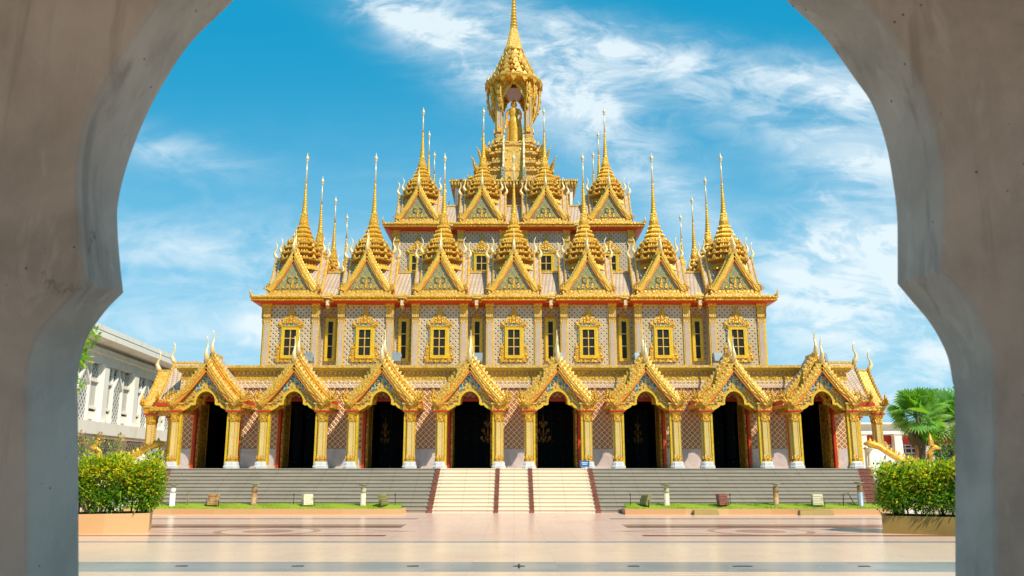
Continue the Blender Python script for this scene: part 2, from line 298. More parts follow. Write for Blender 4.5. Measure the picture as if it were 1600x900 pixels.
# ------------------------------------------------------------------ mesh builder
class MB:
    def __init__(s, *mats): s.v = []; s.f = []; s.mi = []; s.sm = []; s.mats = list(mats); s.c = 0; s.M = None; s.smooth = False
    def use(s, m):
        if m not in s.mats: s.mats.append(m)
        s.c = s.mats.index(m); return s
    def add(s, vs, fs):
        o = len(s.v)
        for p in vs:
            p = Vector(p)
            if s.M is not None: p = s.M @ p
            s.v.append(p)
        for f in fs: s.f.append([i + o for i in f]); s.mi.append(s.c); s.sm.append(s.smooth)
    def box(s, x0, x1, y0, y1, z0, z1):
        s.add([(x0, y0, z0), (x1, y0, z0), (x1, y1, z0), (x0, y1, z0), (x0, y0, z1), (x1, y0, z1), (x1, y1, z1), (x0, y1, z1)],
              [(0, 3, 2, 1), (4, 5, 6, 7), (0, 1, 5, 4), (1, 2, 6, 5), (2, 3, 7, 6), (3, 0, 4, 7)])
    def cb(s, x, y, z, a, b, h): s.box(x - a, x + a, y - b, y + b, z, z + h)      # centred, half sizes, base z
    def prism(s, poly, y0, y1):                                                   # xz outline pushed along y
        n = len(poly)
        s.add([(p[0], y0, p[1]) for p in poly] + [(p[0], y1, p[1]) for p in poly],
              [list(range(n)), list(range(2 * n - 1, n - 1, -1))] + [(i, i + n, (i + 1) % n + n, (i + 1) % n) for i in range(n)])
    def strip(s, A, B, y0, y1):                                                   # solid ribbon between two open xz lines
        n = len(A)
        vs = [(p[0], y0, p[1]) for p in A] + [(p[0], y0, p[1]) for p in B] + [(p[0], y1, p[1]) for p in A] + [(p[0], y1, p[1]) for p in B]
        fs = []
        for i in range(n - 1):
            fs += [(i, i + 1, n + i + 1, n + i), (2 * n + i + 1, 2 * n + i, 3 * n + i, 3 * n + i + 1),
                   (i, 2 * n + i, 2 * n + i + 1, i + 1), (n + i + 1, 3 * n + i + 1, 3 * n + i, n + i)]
        fs += [(0, n, 3 * n, 2 * n), (n - 1, 3 * n - 1, 4 * n - 1, 2 * n - 1)]
        s.add(vs, fs)
    def loft(s, rings, caps=True):
        n = len(rings[0]); vs = [p for r in rings for p in r]; fs = []
        for k in range(len(rings) - 1):
            for i in range(n): j = (i + 1) % n; fs.append((k * n + i, k * n + j, (k + 1) * n + j, (k + 1) * n + i))
        if caps: fs.append(list(range(n - 1, -1, -1))); fs.append([(len(rings) - 1) * n + i for i in range(n)])
        s.add(vs, fs)
    def stack(s, prof, plan, x=0, y=0):                                           # plan(r) gives xy points; prof = [(r, z)...]
        s.loft([[(x + p[0], y + p[1], z) for p in plan(max(r, .002))] for r, z in prof])
    def tube(s, pts, rad, n=6):
        rings = []; pts = [Vector(p) for p in pts]
        for i, p in enumerate(pts):
            d = (pts[min(i + 1, len(pts) - 1)] - pts[max(i - 1, 0)]).normalized()
            up = Vector((0, 0, 1)) if abs(d.z) < .9 else Vector((0, 1, 0))
            a_ = d.cross(up).normalized(); b_ = d.cross(a_).normalized(); r = rad[i] if hasattr(rad, '__len__') else rad
            rings.append([p + (a_ * math.cos(2 * PI * k / n) + b_ * math.sin(2 * PI * k / n)) * r for k in range(n)])
        sm = s.smooth; s.smooth = True; s.loft(rings); s.smooth = sm
    def leafp(s, p, h, w_, d, nrm=None):                                          # pointed antefix: base w x d, height h
        x, y, z = p
        s.add([(x - w_, y - d, z), (x + w_, y - d, z), (x + w_, y + d, z), (x - w_, y + d, z), (x - w_ * .85, y - d * .9, z + h * .42), (x + w_ * .85, y - d * .9, z + h * .42), (x + w_ * .85, y + d * .9, z + h * .42), (x - w_ * .85, y + d * .9, z + h * .42), (x, y, z + h)],
              [(0, 1, 5, 4), (1, 2, 6, 5), (2, 3, 7, 6), (3, 0, 4, 7), (4, 5, 8), (5, 6, 8), (6, 7, 8), (7, 4, 8)])
    def build(s, name, parent=None, loc=(0, 0, 0), rz=0):
        me = bpy.data.meshes.new(name); me.from_pydata([tuple(p) for p in s.v], [], s.f)
        for m_ in s.mats: me.materials.append(m_)
        me.polygons.foreach_set('material_index', s.mi); me.polygons.foreach_set('use_smooth', s.sm); me.update()
        o = bpy.data.objects.new(name, me); COL.objects.link(o); o.location = loc; o.rotation_euler = (0, 0, rz)
        if parent: o.parent = parent
        return o
def Mt(loc=(0, 0, 0), rz=0, sc=1): return Matrix.Translation(loc) @ Matrix.Rotation(rz, 4, 'Z') @ Matrix.Scale(sc, 4)
def circ(n, ph=0):
    return lambda r: [(r * math.cos(2 * PI * i / n + ph), r * math.sin(2 * PI * i / n + ph)) for i in range(n)]
def redent(r):                                                                    # square plan with stepped corners
    q = [(1, -.55), (1, .55), (.86, .55), (.86, .72), (.72, .72), (.72, .86), (.55, .86), (.55, 1)]
    out = []
    for k in range(4):
        c, s_ = [(1, 0), (0, 1), (-1, 0), (0, -1)][k]
        out += [(r * (x * c - y * s_), r * (x * s_ + y * c)) for x, y in q[1:]]
    return out
def square(r): return [(r, -r), (r, r), (-r, r), (-r, -r)]
def tag(o, label, cat, group=None, kind=None):
    if label: o['label'] = label
    if cat: o['category'] = cat
    if group: o['group'] = group
    if kind: o['kind'] = kind
    return o
def empty(name, loc=(0, 0, 0), rz=0, parent=None):
    o = bpy.data.objects.new(name, None); COL.objects.link(o); o.location = loc; o.rotation_euler = (0, 0, rz); o.empty_display_size = .3
    if parent: o.parent = parent
    return o
def copy_tree(o, parent=None, loc=None, rz=None):
    c = o.copy(); COL.objects.link(c); c.parent = parent
    if loc is not None: c.location = loc
    if rz is not None: c.rotation_euler = (0, 0, rz)
    for ch in list(o.children): copy_tree(ch, c)
    return c
def structure(name, mb, label=None, kind='structure'):
    o = mb.build(name); o['kind'] = kind
    return o
# ------------------------------------------------------------------ setting: plaza ground
g = MB(plaza_m); g.add([(-500, -120, 0), (500, -120, 0), (500, 900, 0), (-500, 900, 0)], [(0, 1, 2, 3)]); structure('ground_plaza', g)

# ------------------------------------------------------------------ arched wall, with an unseen hall added round the camera to shade it
YN, YF = 4.0, 4.42
def bp(px, py, Y):
    v = 450 - py; df = F * math.cos(R(PITCH)) - v * math.sin(R(PITCH)); h = F * math.sin(R(PITCH)) + v * math.cos(R(PITCH))
    return ((px - 800) / df * Y, 2 + h / df * Y)
LF = [(119, 900), (118, 640), (117, 600), (122, 562), (133, 527), (148, 503), (166, 480), (189, 457), (184, 411), (180, 355), (181, 317), (194, 261), (219, 194), (250, 133), (294, 67), (361, 0)]
LN = [(39, 900), (38, 640), (38, 589), (47, 544), (60, 515), (78, 495), (104, 467), (131, 441), (123, 389), (118, 322), (118, 255), (130, 194), (155, 139), (189, 83), (228, 28), (262, -20)]
RF = [(1489, 900), (1488, 640), (1484, 593), (1477, 558), (1463, 527), (1446, 500), (1424, 474), (1399, 444), (1399, 390), (1398, 335), (1391, 278), (1380, 222), (1360, 165), (1330, 120), (1282, 55), (1225, 0)]
RN = [(1552, 900), (1551, 640), (1549, 575), (1543, 535), (1528, 502), (1512, 473), (1492, 448), (1466, 421), (1469, 378), (1471, 333), (1469, 268), (1458, 200), (1439, 144), (1411, 89), (1383, 44), (1345, 0)]
def half(P, Y):
    pts = [bp(x, y, Y) for x, y in P]
    x0, z0 = pts[0]; return [(x0, .02)] + pts
lf, ln, rf, rn = half(LF, YF), half(LN, YN), half(RF, YF), half(RN, YN)
def cap(a_, b_, n=14):   # close the crown of the arch with an elliptical sweep
    out = []
    for i in range(1, n):
        t = i / n; x = a_[0] + (b_[0] - a_[0]) * (1 - math.cos(PI * t)) / 2; z = a_[1] + (b_[1] - a_[1]) * t + .42 * math.sin(PI * t)
        out.append((x, z))
    return out
def resample(P, n=96):
    """smooth each run between the corners (base, cusps) with a Catmull-Rom curve"""
    out = []
    for i in range(len(P) - 1):
        p0, p1, p2, p3 = P[max(i - 1, 0)], P[i], P[i + 1], P[min(i + 2, len(P) - 1)]
        if i in BRK: p0 = p1
        if i + 1 in BRK: p3 = p2
        for k in range(12):
            t = k / 12
            out.append(tuple(.5 * (2 * p1[j] + (p2[j] - p0[j]) * t + (2 * p0[j] - 5 * p1[j] + 4 * p2[j] - p3[j]) * t * t + (3 * p1[j] - p0[j] - 3 * p2[j] + p3[j]) * t ** 3) for j in (0, 1)))
    out.append(P[-1]); return out
def prof(l, r):
    return l + cap(l[-1], r[-1]) + r[::-1]
pf, pn = prof(lf, rf), prof(ln, rn)
BRK = {1, 8, len(pf) - 9, len(pf) - 2}
pf, pn = resample(pf), resample(pn)
n = len(pf); HX, HZ = 9.0, 5.3
def outer(p, i):          # matching point on the wall's rectangular rim
    m_ = n // 2; x, z = p
    if z < .05: return (-HX if i < m_ else HX, .02)
    t = i / (n - 1)
    if t < .38: return (-HX, min(HZ, .02 + (HZ - .02) * t / .38))
    if t > .62: return (HX, min(HZ, .02 + (HZ - .02) * (1 - t) / .38))
    return (-HX + 2 * HX * (t - .38) / .24, HZ)
aw = MB(conc)
def shrink(p, q, d):      # move p away from the opening towards q by d
    dx_, dz_ = q[0] - p[0], q[1] - p[1]; L = math.hypot(dx_, dz_) or 1; return (p[0] + dx_ / L * d, p[1] + dz_ / L * d)
rows = []
O = [outer(p, i) for i, p in enumerate(pn)]
rows.append([(p[0], YN, p[1]) for p in O])
for k in (6, 3, 1.2): rows.append([(shrink(pn[i], O[i], .012 * k)[0], YN, shrink(pn[i], O[i], .012 * k)[1]) for i in range(n)])
for k in range(1, 4):     # rounded arris
    a_ = k / 3 * PI / 2
    rows.append([(shrink(pn[i], O[i], .030 * (1 - math.sin(a_)))[0], YN + .030 * (1 - math.cos(a_)), shrink(pn[i], O[i], .030 * (1 - math.sin(a_)))[1]) for i in range(n)])
for k in range(1, 7):
    t = k / 6; rows.append([(pn[i][0] * (1 - t) + pf[i][0] * t, YN + .030 + (YF - YN - .030) * t, pn[i][1] * (1 - t) + pf[i][1] * t) for i in range(n)])
rows.append([(p[0], YF, p[1]) for p in O])
vs = [p for r in rows for p in r]; fs = [(k * n + i, k * n + i + 1, (k + 1) * n + i + 1, (k + 1) * n + i) for k in range(len(rows) - 1) for i in range(n - 1)]
aw.add(vs, fs)
hall = empty('arch_with_shade_hall', (0, YN, 0)); tag(hall, 'grey trowelled concrete wall with a keyhole arch framing the whole view', 'archway')
o = aw.build('arched_wall', hall, (0, -YN, 0))
for k in range(4): pass
q = MB(conc); q.box(-HX, HX, -5.5, YF + .1, HZ + .003, HZ + .3); q.build('roof', hall, (0, -YN, 0))  # unseen roof, added to keep the sun off the arch wall
q = MB(marble_white); q.box(-HX, HX, -5.5, YF + .02, .004, .018); q.build('paving', hall, (0, -YN, 0))  # unseen pale floor, added to bounce light onto the arch wall
for sx in (-1, 1):
    q = MB(conc); x0, x1 = sorted((sx * HX, sx * (HX - .3))); q.box(x0, x1, -5.5, YN - .003, .02, HZ); q.build('added_side_wall', hall, (0, -YN, 0))  # unseen side walls, added to darken the face of the arch
for sx in (-1, 1):
    q = MB(conc); x0, x1 = sorted((sx * (HX - .3), sx * 6.9)); q.box(x0, x1, -5.5, -5.2, .02, HZ); q.build('added_back_wall', hall, (0, -YN, 0))  # unseen wall ends, added to cut the light from behind
for x in (-3.6, 3.6):
    q = MB(conc); q.stack([(.32, 0), (.32, .3), (.22, .34), (.22, HZ - .5), (.32, HZ - .35), (.32, HZ)], circ(20)); q.build('column', hall, (x, -5.0 - YN, 0))

# ------------------------------------------------------------------ staircase
SY0, SY1, PZ = 40.0, 44.4, 2.0; NS = 12; TR = (SY1 - SY0) / NS; RH = PZ / NS
def flight(mb, x0, x1, dy=0, nose=.035, splay=0):
    """splay 1 / 2: the outer end / both ends draw in towards the foot of the stairs"""
    for k in range(NS):
        d = 1.25 * (NS - 1 - k) / (NS - 1); a0, a1 = x0, x1
        if splay:
            if x0 > 0: a1 -= d; a0 -= d if splay == 2 else 0
            else: a0 += d; a1 += d if splay == 2 else 0
        y = SY0 + k * TR - dy; z = (k + 1) * RH; yb = SY1 + (.9 if k == NS - 1 else .0)
        mb.box(a0, a1, y, yb, z - RH if k else 0, z - .045); mb.box(a0, a1, y - nose, yb, z - .045, z)
st = empty('grand_staircase', (0, SY0, 0)); tag(st, 'wide granite staircase in front of the golden temple, cream flight in its middle', 'staircase')
def sb(mb, name, lab=None):
    o = mb.build(name, st, (0, -SY0, 0))
    if lab: o['label'] = lab
for sx in (-1, 1):
    x0, x1 = sorted((sx * 3.99, sx * 17.5)); q = MB(st_grey); flight(q, x0, x1, splay=1); sb(q, 'grey_flight')
    x0, x1 = sorted((sx * 17.5, sx * 18.2)); q = MB(maroon); flight(q, x0, x1, nose=.02, splay=2); sb(q, 'brown_end_strip')
    x0, x1 = sorted((sx * 3.75, sx * 3.99)); q = MB(maroon); flight(q, x0, x1, .06, .01); sb(q, 'brown_divider')
    x0, x1 = sorted((sx * .93, sx * 3.75)); q = MB(st_cream); flight(q, x0, x1, .02); sb(q, 'cream_flight')
    x0, x1 = sorted((sx * .72, sx * .93)); q = MB(maroon); flight(q, x0, x1, .06, .01); sb(q, 'brown_divider')
q = MB(st_cream); flight(q, -.72, .72, .02); sb(q, 'cream_flight')

# ------------------------------------------------------------------ temple
CY = 67.8; PIT = 4.64; HB = 1.75
T = empty('golden_temple', (0, 44.6, PZ)); tag(T, 'golden Thai temple with eight arched porches, tiered roofs and many spires', 'temple')
TL = Vector((0, 44.6, PZ))
def tp(mb, name, x=0, y=0, z=0, rz=0, parent=None, label=None):  # build as temple part, world position
    o = mb.build(name, parent or T, Vector((x, y, z)) - TL if parent is None else (x, y, z), rz)
    if label: o['label'] = label
    return o
def curve(hw, z0, zp, n=12, sag=.10):
    L = []
    for i in range(n + 1):
        t = 1 - i / n; L.append((-hw * t, zp - (zp - z0) * t - sag * math.sin(PI * t)))
    return L + [(-x, z) for x, z in L[-2::-1]]
def off(P, d, wave=0, wn=3):
    out = []
    for i, p in enumerate(P):
        a_, b_ = P[max(i - 1, 0)], P[min(i + 1, len(P) - 1)]; tx, tz = b_[0] - a_[0], b_[1] - a_[1]; L = math.hypot(tx, tz)
        s_ = i / (len(P) - 1); u = min(s_, 1 - s_) * 2; dd = d + wave * math.sin(u * PI * 2 * wn) * (1 if u < .55 else 0)
        if i == len(P) // 2: out.append((0, p[1] - dd * 1.5)); continue
        out.append((p[0] + tz / L * dd, p[1] - tx / L * dd))
    return out
def barge(mb, hw, z0, zp, y0, y1, w_=.26, teeth=12, th=.16, sag=.10, wave=.05, redin=True, gm=None):
    P = curve(hw, z0, zp, 14, sag); mb.use(gm or gold); mb.strip(P, off(P, w_, wave), y0, y1)
    Q0, Q1 = off(P, w_ * .32), off(P, w_ * .52); mb.use(gold_pale); mb.strip(Q0, Q1, y0 - .025, y0)
    if redin: mb.use(orange); mb.strip(off(P, w_ * .85), off(P, w_ + .10), y0 + .04, y1 + .02)
    mb.use(gold_pale)
    Pt = curve(hw, z0, zp, teeth, sag)
    for i in range(len(Pt) - 1):
        a_, b_ = Pt[i], Pt[i + 1]; mx, mz = (a_[0] + b_[0]) / 2, (a_[1] + b_[1]) / 2; tx, tz = b_[0] - a_[0], b_[1] - a_[1]; L = math.hypot(tx, tz)
        nx, nz = -tz / L, tx / L; ap = (mx + nx * th, mz + nz * th + th * .35)
        mb.add([(a_[0], y0, a_[1]), (b_[0], y0, b_[1]), (b_[0], y1, b_[1]), (a_[0], y1, a_[1]), (ap[0], (y0 + y1) / 2, ap[1])], [(0, 1, 4), (1, 2, 4), (2, 3, 4), (3, 0, 4)])
def naga_end(mb, x, y, z, s=1.0):
    sg = 1 if x > 0 else -1; mb.use(gold)
    for k, (a_, h, r) in enumerate([(.10, .75, .085), (.30, .50, .065), (.42, .30, .05), (-.06, .5, .05)]):
        pts = [(x - sg * .12 * s, y, z - .02), (x + sg * (a_ * .7) * s, y - .02, z + .08 * s), (x + sg * (a_ + .08) * s, y, z + h * .45 * s), (x + sg * (a_ - .03) * s, y, z + h * .75 * s), (x + sg * (a_ + .07) * s, y, z + h * s)]
        mb.tube(pts, [r * 1.2 * s, r * 1.3 * s, r * s, r * .6 * s, .012], 6)
def chofa(s=1.0, m_=None):
    q = MB(m_ or chofa_m); q.tube([(0, .05, -.15 * s), (0, -.08 * s, .05 * s), (0, -.18 * s, .25 * s), (0, -.14 * s, .45 * s), (0, -.02 * s, .65 * s), (0, -.03 * s, .95 * s), (0, -.17 * s, 1.25 * s)],
           [.13 * s, .14 * s, .12 * s, .07 * s, .055 * s, .04 * s, .01], 8)
    return q

# --- portico (front plane y = 0, wall at y = 2.2), z = 0 is the platform
WALLY = 46.8; FY = 44.6
def make_portico():
    D = WALLY - FY
    p = empty('portico', parent=T)
    for sx in (-1, 1):   # entablature blocks and side beams
        q = MB(gold)
        q.use(gold); q.box(sx * 1.53 - .36, sx * 1.53 + .36, -.02, .66, 2.98, 3.32)
        q.use(gold_pale); q.box(sx * 1.53 - .41, sx * 1.53 + .41, -.07, .71, 3.30, 3.37)
        q.use(gold_inlay); q.box(sx * 1.53 - .25, sx * 1.53 + .25, .66, D, 2.86, 3.2)
        q.use(red); q.box(sx * 1.53 - .38, sx * 1.53 + .38, -.04, .68, 2.9, 2.98)
        q.use(gold); q.box(sx * 1.95 - .09, sx * 1.95 + .09, .35, D, 3.12, 3.34)
        q.use(red); q.box(sx * 1.85 - .1, sx * 1.85 + .1, .5, D, 3.38, 3.56)
        q.use(gold); q.box(sx * 1.80 - .09, sx * 1.80 + .09, .55, D, 3.57, 3.72)
        q.build('entablature', p)
    for sx in (-1, 1):
        c = MB(marble_white)
        c.stack([(.36, 0), (.36, .12), (.33, .14), (.31, .30), (.29, .34)], redent)
        c.use(gold); c.stack([(.27, .34), (.27, .42), (.235, .46)], redent); c.use(col_mosaic); c.stack([(.232, .46), (.222, 2.45)], redent)
        c.use(gold); c.stack([(.25, 2.40), (.27, 2.46), (.24, 2.52), (.28, 2.70), (.34, 2.88)], redent)
        for k in range(4):
            a_ = k * PI / 2
            for u in (-.14, 0, .14):
                c.M = Mt((0, 0, 0), a_); c.leafp((u, -.25, .46), .22, .06, .02); c.leafp((u, -.25, 2.5), .26, .06, .02); c.M = None
        c.use(gold_yellow)
        for k in range(4):
            c.M = Mt((0, 0, 0), k * PI / 2)
            for u in (-.125, .125): c.box(u - .018, u + .018, -.245, -.222, .5, 2.4)
            c.M = None
        c.build('column', p, (sx * 1.53, .32, 0))
    # arch panel
    arch = [(1.27, 2.72), (1.20, 2.92), (1.05, 3.02), (.86, 3.12), (.72, 3.26), (.60, 3.24), (.50, 3.30), (.50, 3.5), (.44, 3.68), (.32, 3.84), (.17, 3.94), (0, 3.98)]
    A = [(-x, z) for x, z in arch] + arch[-2::-1]
    out = []
    for i, (x, z) in enumerate(A):
        t = abs(i - 11) / 11; sg = -1 if i < 11 else 1; out.append((sg * 1.5 * t, 5.25 - (5.25 - 3.3) * t - .1 * math.sin(PI * t)))
    q = MB(gold_inlay); q.strip(out, A, .18, .36); q.use(gold_yellow); q.strip(off(A, -.10), off(A, .0), .10, .42)
    q.use(gold_pale); q.strip(off(A, -.14), off(A, -.09), .12, .20)
    q.use(gold_yellow)
    for sx in (-1, 1): q.box(sx * 1.25 - .05, sx * 1.25 + .05, .12, .40, 0, 2.78)
    # inner arch at the back of the bay
    q.use(gold); q.strip([(x * 1.0, z + .35) for x, z in off(A, -.1)], [(x * .96, z + .12) for x, z in A], 1.3, 1.5)
    q.build('cusped_arch', p)
    q = MB(blue); q.strip([(-.66, 4.12), (-.33, 4.62), (0, 5.18), (.33, 4.62), (.66, 4.12)], [(-.52, 3.98), (-.28, 4.12), (0, 4.16), (.28, 4.12), (.52, 3.98)], .15, .18)
    q.use(gold_pale); q.leafp((0, .14, 4.12), .55, .09, .03)
    for sx in (-1, 1):
        for (x, z, h) in [(.22, 4.08, .28), (.75, 3.5, .25), (.95, 3.36, .2)]: q.leafp((sx * x, .14, z), h, .07, .025)
        q.tube([(sx * .1, .13, 4.2), (sx * .3, .12, 4.35), (sx * .28, .12, 4.55), (sx * .15, .12, 4.5)], .025, 5)
        q.tube([(sx * .45, .13, 3.8), (sx * .7, .12, 3.72), (sx * .82, .12, 3.5), (sx * 1.05, .12, 3.42)], .03, 5)
    q.build('pediment', p)
    # roof, two tiers
    q = MB(gold_pale)
    P = curve(1.80, 3.42, 5.55, 14, .12); q.strip(P, off(P, .10), -.10, 1.05); q.use(orange); q.strip(off(P, .10), off(P, .14), -.06, 1.0)
    P = curve(1.88, 3.74, 6.02, 14, .12); q.use(roof_tile); q.strip(P, off(P, .10), .72, D); q.use(red); q.strip(off(P, .10), off(P, .30), .80, D)
    q.use(gold_pale); q.box(-.05, .05, 0, 1.0, 5.5, 5.62); q.box(-.05, .05, .8, D, 5.98, 6.1)
    q.build('roof', p)
    for (hw, z0, zp, y0) in ((1.82, 3.36, 5.62, -.16), (1.90, 3.70, 6.08, .66)):
        q = MB(gold); barge(q, hw, z0, zp, y0, y0 + .12, .25, 13, .15, .12, .06)
        for sx in (-1, 1): naga_end(q, sx * hw, y0 + .05, z0 + .02, .95 if y0 < 0 else .7)
        q.build('bargeboard', p)
        chofa(.95).build('finial', p, (0, y0 + .02, zp + .05))
    # door frame, open leaves
    q = MB(red)
    for sx in (-1, 1):
        x0, x1 = sorted((sx * 1.17, sx * 1.30)); q.use(red); q.box(x0, x1, D - .09, D + .3, 0, 3.75)
        x0, x1 = sorted((sx * 1.30, sx * 1.36)); q.use(gold); q.box(x0, x1, D - .06, D + .2, 0, 3.8)
    q.use(red); q.box(-1.17, 1.17, D - .09, D + .3, 3.62, 3.75)
    q.build('door_frame', p)
    for sx in (-1, 1):
        q = MB(door_gold); x0, x1 = sorted((sx * 1.06, sx * 1.14)); q.box(x0, x1, D + .1, D + 1.5, .03, 3.6)
        q.use(gold)
        xx = sx * 1.05
        for (ya, yb, za, zb) in [(.14, .2, .1, 3.5), (1.4, 1.46, .1, 3.5), (.2, 1.4, .1, .16), (.2, 1.4, 3.44, 3.5), (.2, 1.4, 1.2, 1.26)]: q.box(min(xx, xx - sx * .02), max(xx, xx - sx * .02), D + ya, D + yb, za, zb)
        q.build('door_leaf', p)
    q = MB(maroon); q.box(-1.0, 1.0, .05, D + .3, 3.36, 3.40); # ceiling board of the bay
    return p
P0 = make_portico()
porticos = []
for i in range(8):
    x = (i - 3.5) * PIT
    p = P0 if i == 0 else copy_tree(P0, T)
    p.location = Vector((x, FY, PZ)) - TL; porticos.append(p)
for sx in (-1, 1):
    p = copy_tree(P0, T); p.location = Vector((sx * (18.3 + 2.2), 49.1, PZ)) - TL; p.rotation_euler = (0, 0, sx * PI / 2)
    for ch in list(p.children):
        if ch.name.startswith('door'): bpy.data.objects.remove(ch)

# --- ground storey
WX = 18.3
q = MB(tile_low)
xs = [(i - 3.5) * PIT for i in range(8)]
edges = [-WX] + sum([[x - 1.3, x + 1.3] for x in xs], []) + [WX]
for i in range(0, len(edges), 2):
    q.use(tile_low); q.box(edges[i], edges[i + 1], WALLY, WALLY + .45, 3.04, 6.35)
q.box(-WX, WX, WALLY, WALLY + .45, 5.75, 6.35) if False else None
for x in xs: q.box(x - 1.3, x + 1.3, WALLY + .002, WALLY + .45, 5.75, 6.35)
for sx in (-1, 1):
    x0, x1 = sorted((sx * WX, sx * (WX - .45))); q.box(x0, x1, WALLY + .45, 89, 3.04, 6.35)
tp(q, 'lower_wall')
q = MB(marble_pink)
for i in range(0, len(edges), 2): q.box(edges[i] - (.03 if i == 0 else 0), edges[i + 1] + (.03 if i == len(edges) - 2 else 0), WALLY - .03, WALLY + .45, PZ, 3.04)
for sx in (-1, 1):
    x0, x1 = sorted((sx * (WX + .03), sx * (WX - .45))); q.box(x0, x1, WALLY + .45, 89, PZ, 3.04)
tp(q, 'marble_dado')
q = MB(marble_white); q.box(-18.5, 18.5, SY1 + .9, 90, 0, PZ - .003); q.box(-21.2, -18.5, 46.9, 52, 0, PZ - .003); q.box(18.5, 21.2, 46.9, 52, 0, PZ - .003); tp(q, 'platform')
def ringbox(mb, x, y0, y1, z0, z1):     # solid slab with the temple's plan
    mb.box(-x, x, y0, y1, z0, z1)
q = MB(frieze); ringbox(q, WX + .10, WALLY - .10, 89, 6.35, 6.83); tp(q, 'frieze')
q = MB(gold); ringbox(q, WX + .12, WALLY - .12, 89, 6.83, 6.95); q.use(gold_inlay); ringbox(q, WX + .08, WALLY - .08, 89, 6.95, 7.2)
q.use(gold); ringbox(q, WX + .22, WALLY - .22, 89, 7.2, 7.3); q.use(gold_yellow); ringbox(q, WX + .3, WALLY - .3, 89, 7.3, 7.42); q.use(gold_pale); ringbox(q, WX + .42, WALLY - .42, 89, 7.42, 7.56)
q.use(gold_pale)
nx = int(2 * WX / .24)
for i in range(nx + 1):
    x = -WX + i * 2 * WX / nx
    q.M = Mt((x, WALLY - .12, 7.2)); q.leafp((0, 0, 0), -.12, .07, .03); q.M = Mt((x, WALLY - .10, 6.83)); q.use(gold_yellow); q.leafp((0, 0, 0), -.13, .08, .02); q.use(gold_pale)
q.M = None
for i in range(nx + 1):
    x = -WX + i * 2 * WX / nx; q.leafp((x, WALLY - .11, 6.62), .14, .06, .015)
tp(q, 'cornice')
# interior: dark hall behind the doors
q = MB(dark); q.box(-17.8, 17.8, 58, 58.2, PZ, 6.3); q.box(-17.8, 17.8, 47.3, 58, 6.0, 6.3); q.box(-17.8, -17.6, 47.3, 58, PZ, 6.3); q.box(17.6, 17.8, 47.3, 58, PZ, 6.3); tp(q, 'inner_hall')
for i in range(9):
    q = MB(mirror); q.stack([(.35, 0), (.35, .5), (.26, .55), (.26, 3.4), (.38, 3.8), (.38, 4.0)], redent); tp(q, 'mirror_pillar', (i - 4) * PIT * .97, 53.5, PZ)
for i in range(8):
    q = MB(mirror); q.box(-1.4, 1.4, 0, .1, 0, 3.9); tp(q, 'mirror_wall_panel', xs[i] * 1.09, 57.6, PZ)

# --- storeys with projecting bays
def outline(nb, Rr, dep, offo=0, offg=None):
    og = offo if offg is None else offg
    cs = [(i - (nb - 1) / 2) * PIT for i in range(nb)]; side = []
    for i, c in enumerate(cs):
        l = c - HB - og if i else -(Rr + offo); r = c + HB + og if i < nb - 1 else Rr + offo
        yo, yi = -(Rr + offo), -(Rr + offo - dep)
        if i: side += [(l, yi), (l, yo)]
        else: side += [(l, yo)]
        if i < nb - 1: side += [(r, yo), (r, yi)]
    out = []
    for k in range(4):
        c, s_ = [(1, 0), (0, 1), (-1, 0), (0, -1)][k]
        out += [(x * c - y * s_, x * s_ + y * c) for x, y in side]
    return out
def oloft(mb, nb, Rr, dep, prof_):   # prof_: (offset, offset in gaps, z)
    mb.loft([[(x, y + CY, z) for x, y in outline(nb, Rr, dep, o_, g_)] for o_, g_, z in prof_])
R2, R3 = 3 * PIT + HB, 1.5 * PIT + HB
Z2, Z3 = 12.55, 19.32
